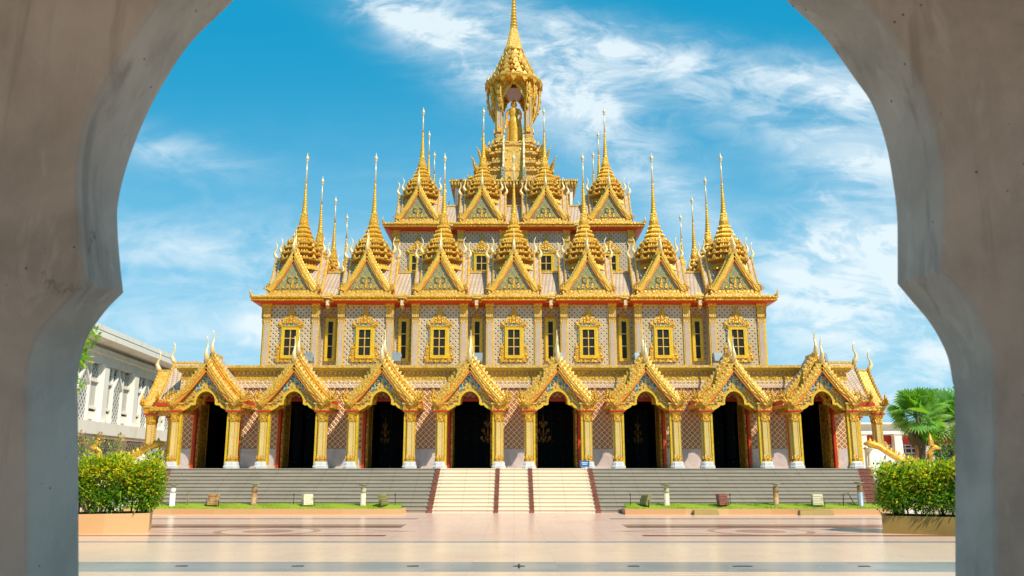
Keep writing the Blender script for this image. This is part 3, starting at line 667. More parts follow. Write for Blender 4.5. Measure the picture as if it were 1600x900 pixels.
def storey(nb, Rr, zb, ze, name):
    q = MB(tile_up); oloft(q, nb, Rr, .8, [(0, 0, zb), (0, 0, ze - .45)]); tp(q, name)
    q = MB(gold_inlay); oloft(q, nb, Rr, .8, [(.05, .05, ze - .62), (.05, .05, ze - .5)])
    q.use(red); oloft(q, nb, Rr, .7, [(.08, .05, ze - .48), (.46, .2, ze - .42), (.64, .25, ze - .36)])
    q.use(gold); oloft(q, nb, Rr, .6, [(.66, .27, ze - .36), (.70, .28, ze - .30), (.65, .25, ze - .22), (.75, .30, ze - .16), (.75, .30, ze - .08)])
    q.use(gold_pale); oloft(q, nb, Rr, .6, [(.69, .26, ze - .08), (.60, .22, ze), (.2, .1, ze + .05)])
    cs = [(i - (nb - 1) / 2) * PIT for i in range(nb)]
    q.use(gold)
    for k in range(4):
        q.M = Matrix.Translation((0, CY, 0)) @ Matrix.Rotation(k * PI / 2, 4, 'Z')
        for i in range(nb - 1):
            x = (cs[i] + cs[i + 1]) / 2; y = -(Rr + .3)
            q.use(frieze); q.box(x - .10, x + .10, y - .22, y + .1, ze - .62, ze - .30); q.use(gold); q.leafp((x, y - .05, ze - .62), -.25, .12, .08)
            q.use(gold_pale); q.leafp((x, y - .05, ze - .04), .3, .3, .06)
        q.tube([(-Rr - .5, -Rr - .5, ze - .08), (-Rr - .68, -Rr - .68, ze), (-Rr - .74, -Rr - .74, ze + .25), (-Rr - .70, -Rr - .70, ze + .42)], [.09, .09, .05, .01], 6)
        nt = int(2 * Rr / .3)
        for i in range(nt + 1):
            x = -Rr - .3 + i * (2 * Rr + .6) / nt
            gp = min(abs(x - c) for c in cs) > HB + .28
            q.use(gold_pale); q.leafp((x, -(Rr + .0) if gp else -(Rr + .72), ze - .10), .14, .09, .02)
    q.M = None
    tp(q, 'eave')
    # tiled lean-to roof behind the gables
    q = MB(roof_tile); a_, b_ = Rr - .35, Rr - 2.0; z0, z1 = ze + .05, ze + 2.0
    q.loft([[(x * 1, y + CY, z0) for x, y in square(a_)], [(x, y + CY, z1) for x, y in square(b_)]])
    q.use(gold_pale)
    for k in range(4):
        q.M = Matrix.Translation((0, CY, 0)) @ Matrix.Rotation(k * PI / 2, 4, 'Z'); q.box(-b_ - .05, b_ + .05, -b_ - .06, -b_ + .1, z1, z1 + .12)
    q.M = None
    tp(q, 'tiled_roof')
    return cs
cs2 = storey(7, R2, 7.4, Z2, 'middle_wall'); cs3 = storey(4, R3, 14.0, Z3, 'upper_wall')

# pilasters
def make_pilaster(h):
    q = MB(tile_pil); q.box(-.15, .15, -.09, .1, 0, h - .9)
    q.use(gold_yellow)
    for sx in (-1, 1): q.box(sx * .185 - .035, sx * .185 + .035, -.07, .1, 0, h - .9)
    q.use(gold); q.box(-.25, .25, -.13, .1, 0, .18)
    q.box(-.23, .23, -.12, .1, h - .95, h - .88); q.loft([[(-.17, -.1, h - .88), (.17, -.1, h - .88), (.17, .1, h - .88), (-.17, .1, h - .88)], [(-.27, -.2, h), (.27, -.2, h), (.27, .1, h), (-.27, .1, h)]])
    q.use(gold_pale)
    for u in (-.17, -.06, .06, .17):
        q.M = Mt((u, -.13, h - .86)); q.leafp((0, 0, 0), .72, .05, .03); q.M = None
        q.leafp((u, -.09, h - 1.0), -.30, .05, .02)
    return q
# windows (face -y, sill at z = 0)
def make_window(hw, h, wide):
    q = MB(gold_yellow); fw = .19 if wide else .17
    for sx in (-1, 1):
        x0, x1 = sorted((sx * hw, sx * (hw + fw))); q.box(x0, x1, -.14, 0, -fw, h + fw)
        x0, x1 = sorted((sx * (hw + fw), sx * (hw + fw + .06))); q.box(x0, x1, -.08, 0, -fw - .05, h + fw + .05)
    q.box(-hw, hw, -.14, 0, -fw, 0); q.box(-hw, hw, -.14, 0, h, h + fw)
    q.use(gold_pale)
    for z in (h / 3, 2 * h / 3): q.box(-hw, hw, -.105, -.03, z - .025, z + .025)
    if wide: q.box(-.03, .03, -.103, -.032, 0, h)
    q.use(gold); q.box(-hw - fw - .12, hw + fw + .12, -.17, 0, h + fw, h + fw + .08)
    w_ = q.build('window', T)
    q = MB(glass); q.box(-hw, hw, -.072, -.01, 0, h); q.build('glass', w_)
    q = MB(gold_inlay)
    if wide:
        pts = [(0, h + 1.75), (.06, h + 1.4), (.16, h + 1.2), (.24, h + .92), (.40, h + .86), (.48, h + .55), (.78, h + .52), (.82, h + .28), (.70, h + .1), (.66, h - .2), (.62, .6), (.86, .5), (.80, .1), (.95, -.1), (.86, -.36)]
        q.prism([(x, z) for x, z in pts] + [(-x, z) for x, z in pts[::-1][:-1]], -.055, .0)
        q.use(blue); q.box(-.62, .62, -.075, -.055, h + .30, h + .37)
        for sx in (-1, 1): q.box(sx * .635 - .03, sx * .635 + .03, -.07, -.055, .7, h + .1)
        q.use(gold)
        for sx in (-1, 1):
            for (x, z, hh) in [(.2, h + .4, .6), (.45, h + .4, .38), (.7, h + .3, .25), (.78, .0, .4), (.85, -.25, .3), (.72, .45, .3), (.5, -.36, .15), (.25, -.36, .15)]:
                q.leafp((sx * x, -.07, z), hh, .08, .03)
        q.leafp((0, -.08, h + .42), 1.15, .10, .04); q.box(-.8, .8, -.1, -.05, -.40, -.32)
    else:
        pts = [(0, h + .75), (.12, h + .5), (.3, h + .42), (.38, h + .2), (.36, -.2)]
        q.prism(pts + [(-x, z) for x, z in pts[::-1][:-1]], -.05, 0); q.use(gold); q.leafp((0, -.06, h + .25), .4, .12, .03)
    q.build('surround', w_)
    return w_
wW, wN = make_window(.36, 1.6, True), make_window(.15, 2.35, False)
first = {'W': True, 'N': True}
def put_window(proto, key, x, y, z, rz):
    o = proto if first[key] else copy_tree(proto, T); first[key] = False
    o.location = Vector((x, y, z)) - TL; o.rotation_euler = (0, 0, rz)
pil2, pil3 = make_pilaster(4.6), make_pilaster(4.8); pm = {}
def dress(cs, Rr, pmb, zp, zw, key, rows, narrow=True, zn=8.75):
    for k in range(4):
        if k == 2: continue
        rot = Matrix.Rotation(k * PI / 2, 4, 'Z')
        for i, c in enumerate(cs):
            ii = i if k == 1 else len(cs) - 1 - i
            if k and ii >= rows: continue
            for sx in (-1, 1):
                p = rot @ Vector((c + sx * (HB - .24), -Rr, 0))
                if key not in pm: pm[key] = pmb.build('pilaster', T); o = pm[key]
                else: o = pm[key].copy(); COL.objects.link(o); o.parent = T
                o.location = Vector((p.x, p.y + CY, zp)) - TL; o.rotation_euler = (0, 0, k * PI / 2)
            p = rot @ Vector((c, -Rr - .003, 0)); put_window(wW, 'W', p.x, p.y + CY, zw, k * PI / 2)
            if narrow and i < len(cs) - 1 and k == 0:
                p = rot @ Vector((c + PIT / 2, -Rr + .797, 0)); put_window(wN, 'N', p.x, p.y + CY, zn, k * PI / 2)
dress(cs2, R2, pil2, 7.5, 8.85, 'a', 3); dress(cs3, R3, pil3, 14.1, 15.35, 'b', 2, False)

# --- gabled turret with spire (origin on its axis at the eave)
def gable_set(parent, L, rz, hw):
    q = MB(gold); barge(q, hw, .40, 3.0, -L - .12, -L, .22, 16, .06, .14, .045, gm=gold_board)
    barge(q, hw * .98, .62, 3.32, -L + .24, -L + .34, .22, 16, .06, .14, .0, gm=gold_board)
    for sx in (-1, 1): naga_end(q, sx * hw * .98, -L - .05, .40, .62); naga_end(q, sx * hw * .96, -L + .3, .66, .5)
    q.build('bargeboard', parent, (0, 0, 0), rz)
    q = MB(teal); q.prism(curve(hw - .28, .45, 2.66, 8, .10), -L + .04, -L + .10)
    q.use(gold); q.leafp((0, -L + .02, .55), .75, .09, .02)
    for sx in (-1, 1):
        for (x, z, h) in [(.3, .52, .3), (.58, .52, .22)]: q.leafp((sx * x, -L + .02, z), h, .08, .02)
        q.tube([(sx * .08, -L + .02, .85), (sx * .32, -L, .95), (sx * .3, -L, 1.2), (sx * .12, -L, 1.25)], .030, 5)
    q.build('pediment', parent, (0, 0, 0), rz)
    for (y, z, s_) in ((-L - .04, 3.02, .85), (-L + .30, 3.34, .85)):
        v = Matrix.Rotation(rz, 3, 'Z') @ Vector((0, y, z)); chofa(s_).build('finial', parent, v, rz)
def make_turret():
    q = MB(gold)
    arms = [(2.02, 0, 1.52), (1.62, PI / 2, 1.52), (1.62, -PI / 2, 1.52), (2.02, PI, 1.52)]
    for L, rz, hw in arms:
        q.M = Mt((0, 0, 0), rz)
        q.use(gold_pale); q.box(-hw - .04, hw + .04, -L - .10, 0, .05, .20); q.use(gold); q.box(-hw, hw, -L - .03, 0, .20, .40)
        q.use(gold_yellow); q.prism(curve(hw - .2, .42, 2.8, 8, .1), -L + .10, -.3)
        P = curve(hw - .03, .42, 2.98, 12, .14); q.use(roof_tile); q.strip(P, off(P, .1), -L - .02, -L + .4)
        P = curve(hw - .06, .62, 3.28, 12, .14); q.strip(P, off(P, .1), -L + .3, 0)
        for i in range(13):
            x = -hw + i * 2 * hw / 12; q.use(gold_pale); q.leafp((x, -L - .06, .20), .16, .09, .03)
    q.M = None
    t_ = q.build('spired_gable', T)
    q = MB(gold_spire)
    pr = [(1.25, 2.0)]
    tiers = [(1.24, 2.45), (1.20, 2.86), (1.10, 3.24), (.90, 3.60), (.73, 3.94), (.60, 4.26)]
    for r, z in tiers: pr += [(r * .80, z + .02), (r * .84, z + .16), (r * 1.06, z + .19), (r * 1.06, z + .29), (r * .84, z + .32)] if r > .8 else [(r * .86, z + .0), (r * 1.02, z + .06), (r * 1.06, z + .14), (r * 1.0, z + .22), (r * .84, z + .27)]
    pr += [(.42, 4.60), (.46, 4.64), (.52, 4.68), (.50, 4.76), (.37, 4.82), (.34, 4.96), (.41, 5.0), (.39, 5.08), (.29, 5.16), (.26, 5.45), (.20, 5.85), (.22, 5.9), (.17, 6.0)]
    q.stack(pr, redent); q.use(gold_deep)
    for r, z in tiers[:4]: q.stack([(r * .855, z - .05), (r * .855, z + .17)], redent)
    for r, z in tiers[:4]:
        for k in range(4):
            q.M = Mt((0, 0, 0), k * PI / 2); q.use(gold_pale)
            for u in (-.5, -.36, -.22, .22, .36, .5): q.leafp((u * r * 1.0, -r * 1.02, z + .27), .15, .05 * r, .02)
            q.use(gold); q.leafp((0, -r * 1.04, z + .27), .24, .12 * r, .03); q.use(gold_pale)
            q.M = Mt((0, 0, 0), k * PI / 2 + PI / 4); q.leafp((0, -r * 1.16, z + .27), .26, .10 * r, .04)
    q.use(gold)
    for k in range(12): q.M = Mt((0, 0, 0), k * PI / 6); q.leafp((0, -.30, 5.15), .42, .06, .02)
    q.M = None; q.build('tiered_crown', t_)
    q = MB(gold_spire); q.smooth = True; pr = [(.18, 5.9), (.20, 6.0)]; z = 6.05; r = .18
    while z < 8.0:
        pr += [(r, z), (r * 1.12, z + .05), (r * .86, z + .10)]; z += .17; r *= .92
    q.stack(pr + [(.075, 8.1)], circ(12)); q.use(silver); q.stack([(.07, 8.1), (.05, 9.0), (.035, 9.6)], circ(12))
    q.stack([(.03, 9.6), (.11, 9.68), (.05, 9.74), (.10, 9.80), (.14, 9.92), (.05, 10.05), (.01, 10.3)], circ(8))
    q.build('spire', t_)
    for L, rz, hw in arms: gable_set(t_, L, rz, hw)
    return t_
tur = make_turret(); used = False
def put_turret(x, y, z, sc=1.0):
    global used
    o = copy_tree(tur, T) if used else tur; used = True
    o.location = Vector((x, y, z)) - TL; o.scale = (1, 1, sc)
for cs, zz, rows, sc in ((cs2, Z2, 4, 1.0), (cs3, Z3, 3, .965)):
    y0 = cs[0] + CY
    for x in cs: put_turret(x, y0, zz, sc)
    for k in range(1, rows):
        for sx in (0, -1): put_turret(cs[sx], cs[k] + CY, zz, sc)

# --- terrace and shrine tower
q = MB(gold); q.box(-4.85, 4.85, CY - 4.85, CY + 4.85, 23.55, 23.68); q.box(-5.0, 5.0, CY - 5, CY + 5, 23.95, 24.1); q.use(gold_inlay); q.box(-4.8, 4.8, CY - 4.8, CY + 4.8, 23.68, 23.95)
q.use(gold_pale)
for k in range(4):
    q.M = Mt((0, CY, 0), k * PI / 2)
    for i in range(41): x = -4.8 + i * .24; q.box(x - .07, x + .07, -4.97, -4.8, 23.68, 23.95)
q.M = None
tp(q, 'terrace')
q = MB(tile_pil); q.box(-2.0, 2.0, CY - 2, CY + 2, 21.2, 23.55); tp(q, 'terrace_core')
for sx in (-1, 1):
    for x in (4.5, 2.9):
        for y in (-4.5, 4.5):
            q = MB(white); q.cb(0, 0, 0, .12, .12, 2.4); tp(q, 'terrace_post', sx * x, CY + y, 21.2)
q = MB(gold_inlay)
tw = [(3.9, 24.1), (3.9, 24.5), (3.55, 24.55), (3.55, 25.2), (3.75, 25.25), (3.75, 25.45), (3.0, 25.5), (3.0, 26.1), (3.2, 26.15), (3.2, 26.4), (2.55, 26.45), (2.5, 27.1), (2.75, 27.2), (2.75, 27.4), (2.2, 27.5), (2.15, 27.9), (2.4, 28.0), (2.4, 28.2), (1.9, 28.3), (1.9, 28.5)]
q.stack(tw, redent)
q.use(gold)
for r, z in [(3.75, 25.45), (3.2, 26.4), (2.75, 27.4), (2.4, 28.2)]:
    for k in range(4):
        q.M = Mt((0, 0, 0), k * PI / 2)
        for u in [i / 6 - 1 for i in range(13)]:
            if abs(u) > .2 and abs(u) < .9: q.leafp((u * r * .62, -r, z), .18, .12, .04)
        q.use(gold_pale)
        for u in (-.8, .8): q.leafp((u * r * .9, -r * .85, z), .4, .12, .08)
        q.use(gold)
q.M = None
tow = tp(q, 'shrine_tower', 0, CY, 0)
for r, z, s_ in [(3.7, 25.4, 1.0), (3.15, 26.4, .95), (2.7, 27.4, .85)]:
    for k in range(4):
        a_ = k * PI / 2 + PI / 4
        q = MB(gold); q.M = Mt((0, 0, 0), a_)
        y = -r * 1.08
        for (dy, h, rr) in ((.0, 1.25, .12), (.3, .85, .08)):
            q.tube([(0, y + .3 + dy, z - .3), (0, y - .15 + dy, z - .05), (0, y - .5 + dy, z + h * .4 * s_), (0, y - .62 + dy, z + h * .75 * s_), (0, y - .95 + dy, z + h * s_)], [rr, rr * 1.2, rr, rr * .6, .015], 6)
        q.build('naga_horn', tow)
q = MB(gold_pale)
for k in range(14): q.box(-.72, .72, -4.2 + k * .16 + .0, -2.0, 24.1 + k * .31, 24.1 + (k + 1) * .31 - .004)
q.build('steps', tow)
for sx in (-1, 1):
    q = MB(gold); q.use(pale_post); x0, x1 = sorted((sx * .74, sx * .9)); q.loft([[(x0, -4.45, 24.1), (x1, -4.45, 24.1), (x1, -4.45, 25.1), (x0, -4.45, 25.1)], [(x0, -1.9, 28.0), (x1, -1.9, 28.0), (x1, -1.9, 29.1), (x0, -1.9, 29.1)]])
    q.use(blue); q.box(min(sx * .70, sx * 1.0), max(sx * .70, sx * 1.0), -4.7, -4.4, 24.1, 25.25)
    q.use(teal); q.box(x0 - .01, x1 + .01, -4.46, -4.4, 25.1, 25.3)
    q.build('stair_rail', tow)
for sx in (-1, 1):
    for sy in (-1, 1):
        q = MB(gold_inlay); q.stack([(.52, 0), (.52, .3), (.40, .4), (.42, .7), (.33, .85)], redent); q.use(tile_pil); q.stack([(.32, .85), (.29, 4.2)], redent); q.use(gold); q.stack([(.33, 4.2), (.30, 4.4), (.45, 5.0), (.48, 5.5)], redent)
        for k in range(4):
            q.M = Mt((0, 0, 0), k * PI / 2); q.use(gold_yellow)
            for u in (-.17, .17): q.box(u - .03, u + .03, -.345, -.30, .85, 4.2)
            q.use(gold); q.leafp((0, -.42, .9), .7, .2, .05); q.leafp((0, -.4, 4.1), .8, .2, .05)
        q.M = None; q.build('pillar', tow, (sx * 1.22, sy * 1.22, 28.5))
        for (x, y) in ((sx * 1.75, sy * .62), (sx * .62, sy * 1.75)):
            pass
# arch between front pillars
A = [(-.95, 32.2), (-.92, 32.6), (-.62, 33.0), (-.55, 33.3), (-.25, 33.6), (0, 34.0), (.25, 33.6), (.55, 33.3), (.62, 33.0), (.92, 32.6), (.95, 32.2)]
q = MB(gold)
for k in range(4):
    q.M = Mt((0, 0, 0), k * PI / 2); q.use(gold_yellow); q.strip(off(A, -.16), A, -1.55, -1.35); q.use(gold_inlay); q.strip([(x, 34.2) for x, z in A], off(A, -.14), -1.48, -1.38)
q.M = None; q.build('arch', tow)
q = MB(maroon); q.box(-1.3, 1.3, -1.3, 1.3, 33.5, 33.6); q.build('red_ceiling', tow)
# canopy ring with drooping brackets
q = MB(gold)
q.stack([(1.5, 33.9), (2.1, 34.0), (2.48, 34.12), (2.55, 34.3), (2.3, 34.48), (2.0, 34.6)], circ(16, PI / 16))
q.use(gold_inlay)
for k in range(16):
    a_ = 2 * PI * k / 16; q.M = Mt((0, 0, 0), a_)
    q.use(gold_pale); q.leafp((0, -2.42, 34.35), .36, .2, .06); q.use(gold); q.leafp((0, -2.44, 34.12), -.42, .22, .05); q.leafp((0, -2.0, 34.0), -.5, .2, .05)
    q.M = None
q.build('canopy', tow)
for a_ in [s_ * R(d) + (PI if f else 0) for s_ in (-1, 1) for f in (0, 1) for d in (34, 56)] + [PI / 2, -PI / 2]:
    if True:
        q = MB(gold); q.M = Mt((0, 0, 0), a_)
        for dx_ in (-.12, .12):
            q.tube([(dx_, -2.12, 34.1), (dx_, -2.20, 33.5), (dx_, -2.20, 32.8), (dx_, -2.08, 32.1), (dx_, -1.85, 31.4), (dx_ * .3, -1.66, 30.9)], [.07, .10, .12, .10, .07, .03], 6)
        for z, y in ((33.6, -2.24), (33.0, -2.26), (32.4, -2.2), (31.9, -2.04)): q.use(gold_pale); q.leafp((0, y - .05, z), -.36, .15, .07); q.use(gold)
        q.build('hanging_bracket', tow)
q = MB(gold_inlay); pr = [(2.05, 34.5)]
tr = [(2.02, 34.6), (1.75, 35.2), (1.48, 35.8), (1.2, 36.35), (.95, 36.85)]
for r, z in tr:
    q.use(gold); q.stack([(r * .9, z - .08), (r, z), (r * 1.04, z + .12), (r * .84, z + .2)], circ(16, PI / 16)); q.use(red); q.stack([(r * .84, z + .2), (r * .78, z + .54)], circ(16, PI / 16))
q.use(gold); q.stack([(.7, 37.2), (.8, 37.4), (.86, 37.5), (.82, 37.7)], circ(16, PI / 16)); q.use(gold_inlay); q.stack([(2.05, 34.4), (1.8, 34.6)], circ(16, PI / 16))
for r, z in tr:
    for k in range(12):
        a_ = 2 * PI * k / 12 + (z * 3 % 1) * .3; q.M = Mt((0, 0, 0), a_); q.use(gold_pale); q.leafp((0, -r * 1.0, z + .08), .48, .2 * r ** .5, .04); q.use(gold); q.leafp((0, -r * 1.0, z + .06), -.28, .22 * r ** .5, .05)
        q.M = Mt((0, 0, 0), a_ + PI / 12); q.leafp((0, -r * .95, z + .1), .3, .14, .04)
q.M = None
q.use(gold_pale)
for k in range(12): q.M = Mt((0, 0, 0), 2 * PI * k / 12); q.leafp((0, -.82, 37.5), .3, .16, .04)
q.M = None; q.build('tiered_roof', tow)
q = MB(gold_pale); q.smooth = False; q.stack([(.75, 37.6), (.68, 37.9), (.30, 39.7)], redent); q.smooth = True; pr = []; z = 39.7; r = .30
while z < 43.5: pr += [(r, z), (r * 1.15, z + .06), (r * 1.1, z + .14), (r * .72, z + .18), (r * .72, z + .28)]; z += .30; r *= .93
pr += [(.08, 43.6), (.05, 45), (.01, 46.2)]
q.use(gold_spire); q.stack(pr, circ(12)); q.build('spire', tow)

# --- standing statue inside the shrine
q = MB(gold_plain); q.smooth = True
def ell(z, a_, b_, x=0, y=0, n=20): return [(x + a_ * math.cos(2 * PI * k / n), y + b_ * math.sin(2 * PI * k / n), z) for k in range(n)]
q.loft([ell(0, .42, .22), ell(.1, .44, .24), ell(.6, .40, .24), ell(1.2, .36, .25), ell(1.9, .40, .27), ell(2.25, .42, .27), ell(2.6, .32, .22), ell(2.9, .40, .24), ell(3.2, .50, .24), ell(3.36, .42, .2), ell(3.44, .16, .14), ell(3.55, .14, .14)])
q.loft([ell(3.5, .13, .14), ell(3.6, .20, .21, 0, -.02), ell(3.75, .235, .25, 0, -.03), ell(3.9, .24, .25, 0, -.02), ell(4.02, .2, .21), ell(4.1, .12, .12), ell(4.2, .10, .1), ell(4.28, .04, .04), ell(4.42, .015, .015)])
q.tube([(0, -.24, 3.84), (0, -.31, 3.76), (0, -.27, 3.70)], [.03, .05, .04], 6)
for sx in (-1, 1): q.tube([(sx * .24, 0, 3.85), (sx * .26, 0, 3.68), (sx * .235, 0, 3.58)], [.04, .045, .03], 6)
q.tube([(-.44, 0, 3.22), (-.62, .0, 2.8), (-.66, .0, 2.4), (-.70, -.04, 1.95), (-.70, -.06, 1.75)], [.15, .125, .10, .075, .05], 10)
q.tube([(-.70, -.06, 1.8), (-.72, -.1, 1.6), (-.71, -.12, 1.45)], [.075, .08, .03], 8)
q.tube([(.44, 0, 3.22), (.60, .0, 2.85), (.62, -.05, 2.5), (.58, -.35, 2.62), (.52, -.45, 2.85)], [.15, .13, .11, .09, .06], 10)
q.tube([(.52, -.45, 2.82), (.50, -.50, 3.0), (.49, -.50, 3.18)], [.06, .085, .03], 8)
q.loft([[(.45, -.04, 2.6), (.60, .0, 2.6), (.60, .06, 2.6), (.45, .1, 2.6)], [(.38, -.05, .5), (.82, .0, .35), (.82, .05, .35), (.38, .1, .5)]])
q.loft([[(-.45, -.04, 2.4), (-.60, .0, 2.4), (-.60, .06, 2.4), (-.45, .1, 2.4)], [(-.36, -.05, .4), (-.60, .0, .3), (-.60, .05, .3), (-.36, .1, .4)]])
for sx in (-1, 1): q.tube([(sx * .18, -.05, .05), (sx * .19, -.25, .06), (sx * .2, -.42, .04)], [.12, .11, .07], 8)
q.M = None
sta = q.build('statue', None, (0, CY - .75, 28.5)); rm = sta.modifiers.new('fuse', 'REMESH'); rm.mode = 'VOXEL'; rm.voxel_size = .035; rm.use_smooth_shade = True
tag(sta, 'tall gilded robed statue standing between the pillars of the topmost shrine', 'statue')
# ------------------------------------------------------------------ helpers for plants
def rnd(a_, b_): return random.uniform(a_, b_)
def sphere_pt():
    while True:
        v = Vector((rnd(-1, 1), rnd(-1, 1), rnd(-1, 1)))
        if .05 < v.length < 1: return v
def leaf(mb, p, d, L, w_):
    """one folded leaf growing from p along d"""
    d = d.normalized(); sd = d.cross(Vector((0, 0, 1)) + Vector((rnd(-.5, .5), rnd(-.5, .5), 0))).normalized(); u = sd.cross(d)
    m1, m2 = p + d * L * .4, p + d * L
    mb.add([p, m1 + sd * w_ + u * w_ * .4, m2 - u * L * .12, m1 - sd * w_ + u * w_ * .4, m1 - u * .0], [(0, 1, 4), (1, 2, 4), (2, 3, 4), (3, 0, 4)])
def clump(mb, c, r, n, L, mats):
    for _ in range(n):
        v = sphere_pt(); p = c + v * r; d = v.normalized() * .7 + Vector((rnd(-.6, .6), rnd(-.6, .6), rnd(-.2, .8)))
        mb.use(random.choices([m_[0] for m_ in mats], [m_[1] for m_ in mats])[0]); leaf(mb, p, d, L * rnd(.7, 1.3), L * rnd(.16, .26))

# ------------------------------------------------------------------ hedges in planters
def turn(t_, P, deg):
    P = Vector(P); t_.location = P + Matrix.Rotation(R(deg), 3, 'Z') @ (t_.location - P); t_.rotation_euler = (0, 0, R(deg))
def planter(name, x0, x1, y0, y1, h, m_, label, P, deg):
    t_ = empty(name, ((x0 + x1) / 2, y0, 0)); tag(t_, label, 'planter')
    L = t_.location; q = MB(m_)
    q.M = Matrix.Translation(-L)
    wl = .14; q.box(x0, x1, y0, y0 + wl, 0, h); q.box(x0, x1, y1 - wl, y1, 0, h); q.box(x0, x0 + wl, y0 + wl, y1 - wl, 0, h); q.box(x1 - wl, x1, y0 + wl, y1 - wl, 0, h)
    q.box(x0 - .02, x1 + .02, y0 - .02, y1 + .02, -.1, .03)
    q.build('trough', t_); q = MB(soil); q.M = Matrix.Translation(-L); q.box(x0 + wl, x1 - wl, y0 + wl, y1 - wl, .05, h - .08); q.build('soil', t_); turn(t_, P, deg)
PL, PR = (-11.6, 27.8, 0), (11.6, 27.6, 0)
planter('planter', -18, -11.6, 27.8, 29.6, .60, planter_m, 'long ochre planter trough holding the yellow-green hedge on the left', PL, 20)
planter('planter', 11.6, 18, 27.6, 29.3, .54, planter_o, 'long olive brown planter trough holding the clipped bush on the right', PR, -24)
def hedge(name, label, x0, x1, y0, y1, top, z0, ncl, yel, holes, seed, side):
    random.seed(seed)
    t_ = empty(name, ((x0 + x1) / 2, (y0 + y1) / 2, z0)); tag(t_, label, 'hedge'); L = t_.location
    q = MB(lf_g, lf_d, lf_y, lf_r); stems = MB(bark)
    cs = []
    for _ in range(ncl):
        x, y = rnd(x0, x1), rnd(y0, y1); tz = top(x); u = random.random() ** .75; z = z0 + .25 + (tz - z0 - .35) * u
        if random.random() < .45: y = y0 + rnd(0, .35)
        if random.random() < .12: x = (x0 if side < 0 else x1) + rnd(-.15, .2) * side
        if any((x - hx) ** 2 + (z - hz_) ** 2 < hr ** 2 and y < (y0 + y1) / 2 for hx, hz_, hr in holes): continue
        cs.append((x, y, z)); k = (z - z0) / (tz - z0); py = yel * max(0, k - .35) ** 1.1 * 2 + .05
        if random.random() < .25: py *= 2.5
        clump(q, Vector((x, y, z)), rnd(.22, .38), 66, .14, [(lf_g, 1), (lf_d, .45), (lf_y, py), (lf_r, py * .07 + .01)])
    for _ in range(60):   # shoots above the clipped outline
        x, y = rnd(x0, x1), rnd(y0, y1); b_ = Vector((x, y, top(x) - .15)); d = Vector((rnd(-.3, .3), rnd(-.3, .3), 1)); h = rnd(.15, .38)
        for k in range(8):
            q.use(random.choices([lf_g, lf_y, lf_r], [1, yel * 2.2, .15])[0]); leaf(q, b_ + d * h * k / 8, Vector((rnd(-1, 1), rnd(-1, 1), .6)), .12, .028)
    for c in cs[::11]:
        bx = c[0] + rnd(-.4, .4); bx = min(max(bx, x0 + .15), x1 - .15); b0 = Vector((bx, (y0 + y1) / 2 + rnd(-.3, .3), z0 - .1))
        stems.tube([b0, (b0 + Vector(c)) / 2 + Vector((rnd(-.15, .15), rnd(-.1, .1), .15)), c], [.03, .02, .008], 5)
    for mb in (q, stems): mb.v = [p - L for p in mb.v]
    q.build('foliage', t_); stems.build('stems', t_)
    turn(t_, PL if side > 0 else PR, 20 if side > 0 else -24)
    return t_
hedge('hedge', 'loose hedge with lime yellow tips behind the flat ochre trough, left', -16.5, -11.7, 27.9, 29.4, lambda x: 2.22 - .10 * math.sin(x * 2.1) + .09 * math.sin(x * 7.3) + .05 * math.sin(x * 17) - .42 * max(0, x + 12.7) ** 1.5, .6, 520, 1.25, [(-13.2, 1.5, .28), (-12.3, 1.25, .2)], 3, 1)
hedge('clipped_bush', 'dense clipped green bush with yellow top beside the palm, right', 11.9, 16.5, 27.7, 29.1, lambda x: 2.12 + .06 * math.sin(x * 2.7) + .06 * math.sin(x * 8.1) + .04 * math.sin(x * 15) - .9 * max(0, 12.6 - x) ** 1.5, .54, 520, 1.0, [], 5, -1)
random.seed(11)
t_ = empty('flowering_shrub', (-15.2, 31.5, 0)); tag(t_, 'thin shrub with pink orange blossoms rising behind the left hedge', 'shrub')
q, s2, f = MB(lf_g, lf_y, lf_d), MB(bark), MB(lf_pk)
for k in range(26):
    e_ = Vector((rnd(-1.4, 1.5), rnd(-.6, .6), rnd(1.6, 3.15))); s2.tube([(rnd(-.2, .2), 0, 0), e_ * .5 + Vector((0, 0, .3)), e_], [.035, .02, .007], 5)
    clump(q, e_, .22, 26, .13, [(lf_g, 1), (lf_y, .35), (lf_d, .3)])
    if k % 3 == 0:
        for j in range(12): v = sphere_pt(); leaf(f, e_ + Vector((.05, -.1, .16)) + v * .09, v, .09, .04)
q.build('foliage', t_); s2.build('stems', t_); f.build('blossom', t_)

# ------------------------------------------------------------------ trees
def tree(name, label, x, y, h, r, n, lsz, trunk_r, mats, seed, zc=None, flat=.8, group=None):
    random.seed(seed); t_ = empty(name, (x, y, 0)); tag(t_, label, 'tree', group)
    q, s2 = MB(*[m_[0] for m_ in mats]), MB(bark); zc = zc or h - r * flat
    s2.tube([(0, 0, 0), (rnd(-.1, .1), 0, zc * .5), (0, 0, zc)], [trunk_r, trunk_r * .75, trunk_r * .4], 9)
    for k in range(n):
        v = sphere_pt(); v = v.normalized() * v.length ** .5; p = Vector((v.x * r, v.y * r, zc + v.z * r * flat))
        if k % 5 == 0: s2.tube([(0, 0, zc * rnd(.5, .95)), Vector((p.x * .5, p.y * .5, (zc + p.z) / 2)), p], [trunk_r * .35, trunk_r * .2, .012], 5)
        clump(q, p, r * rnd(.14, .24), 40, lsz, mats)
    s2.build('trunk', t_); q.build('crown', t_); return t_, q
tree('tree', 'airy green tree behind the palm at the right edge of the view', 35.4, 70, 8.2, 2.3, 130, .28, .22, [(lf_p, 1), (lf_g, .6)], 21, 6.0, 1.0)
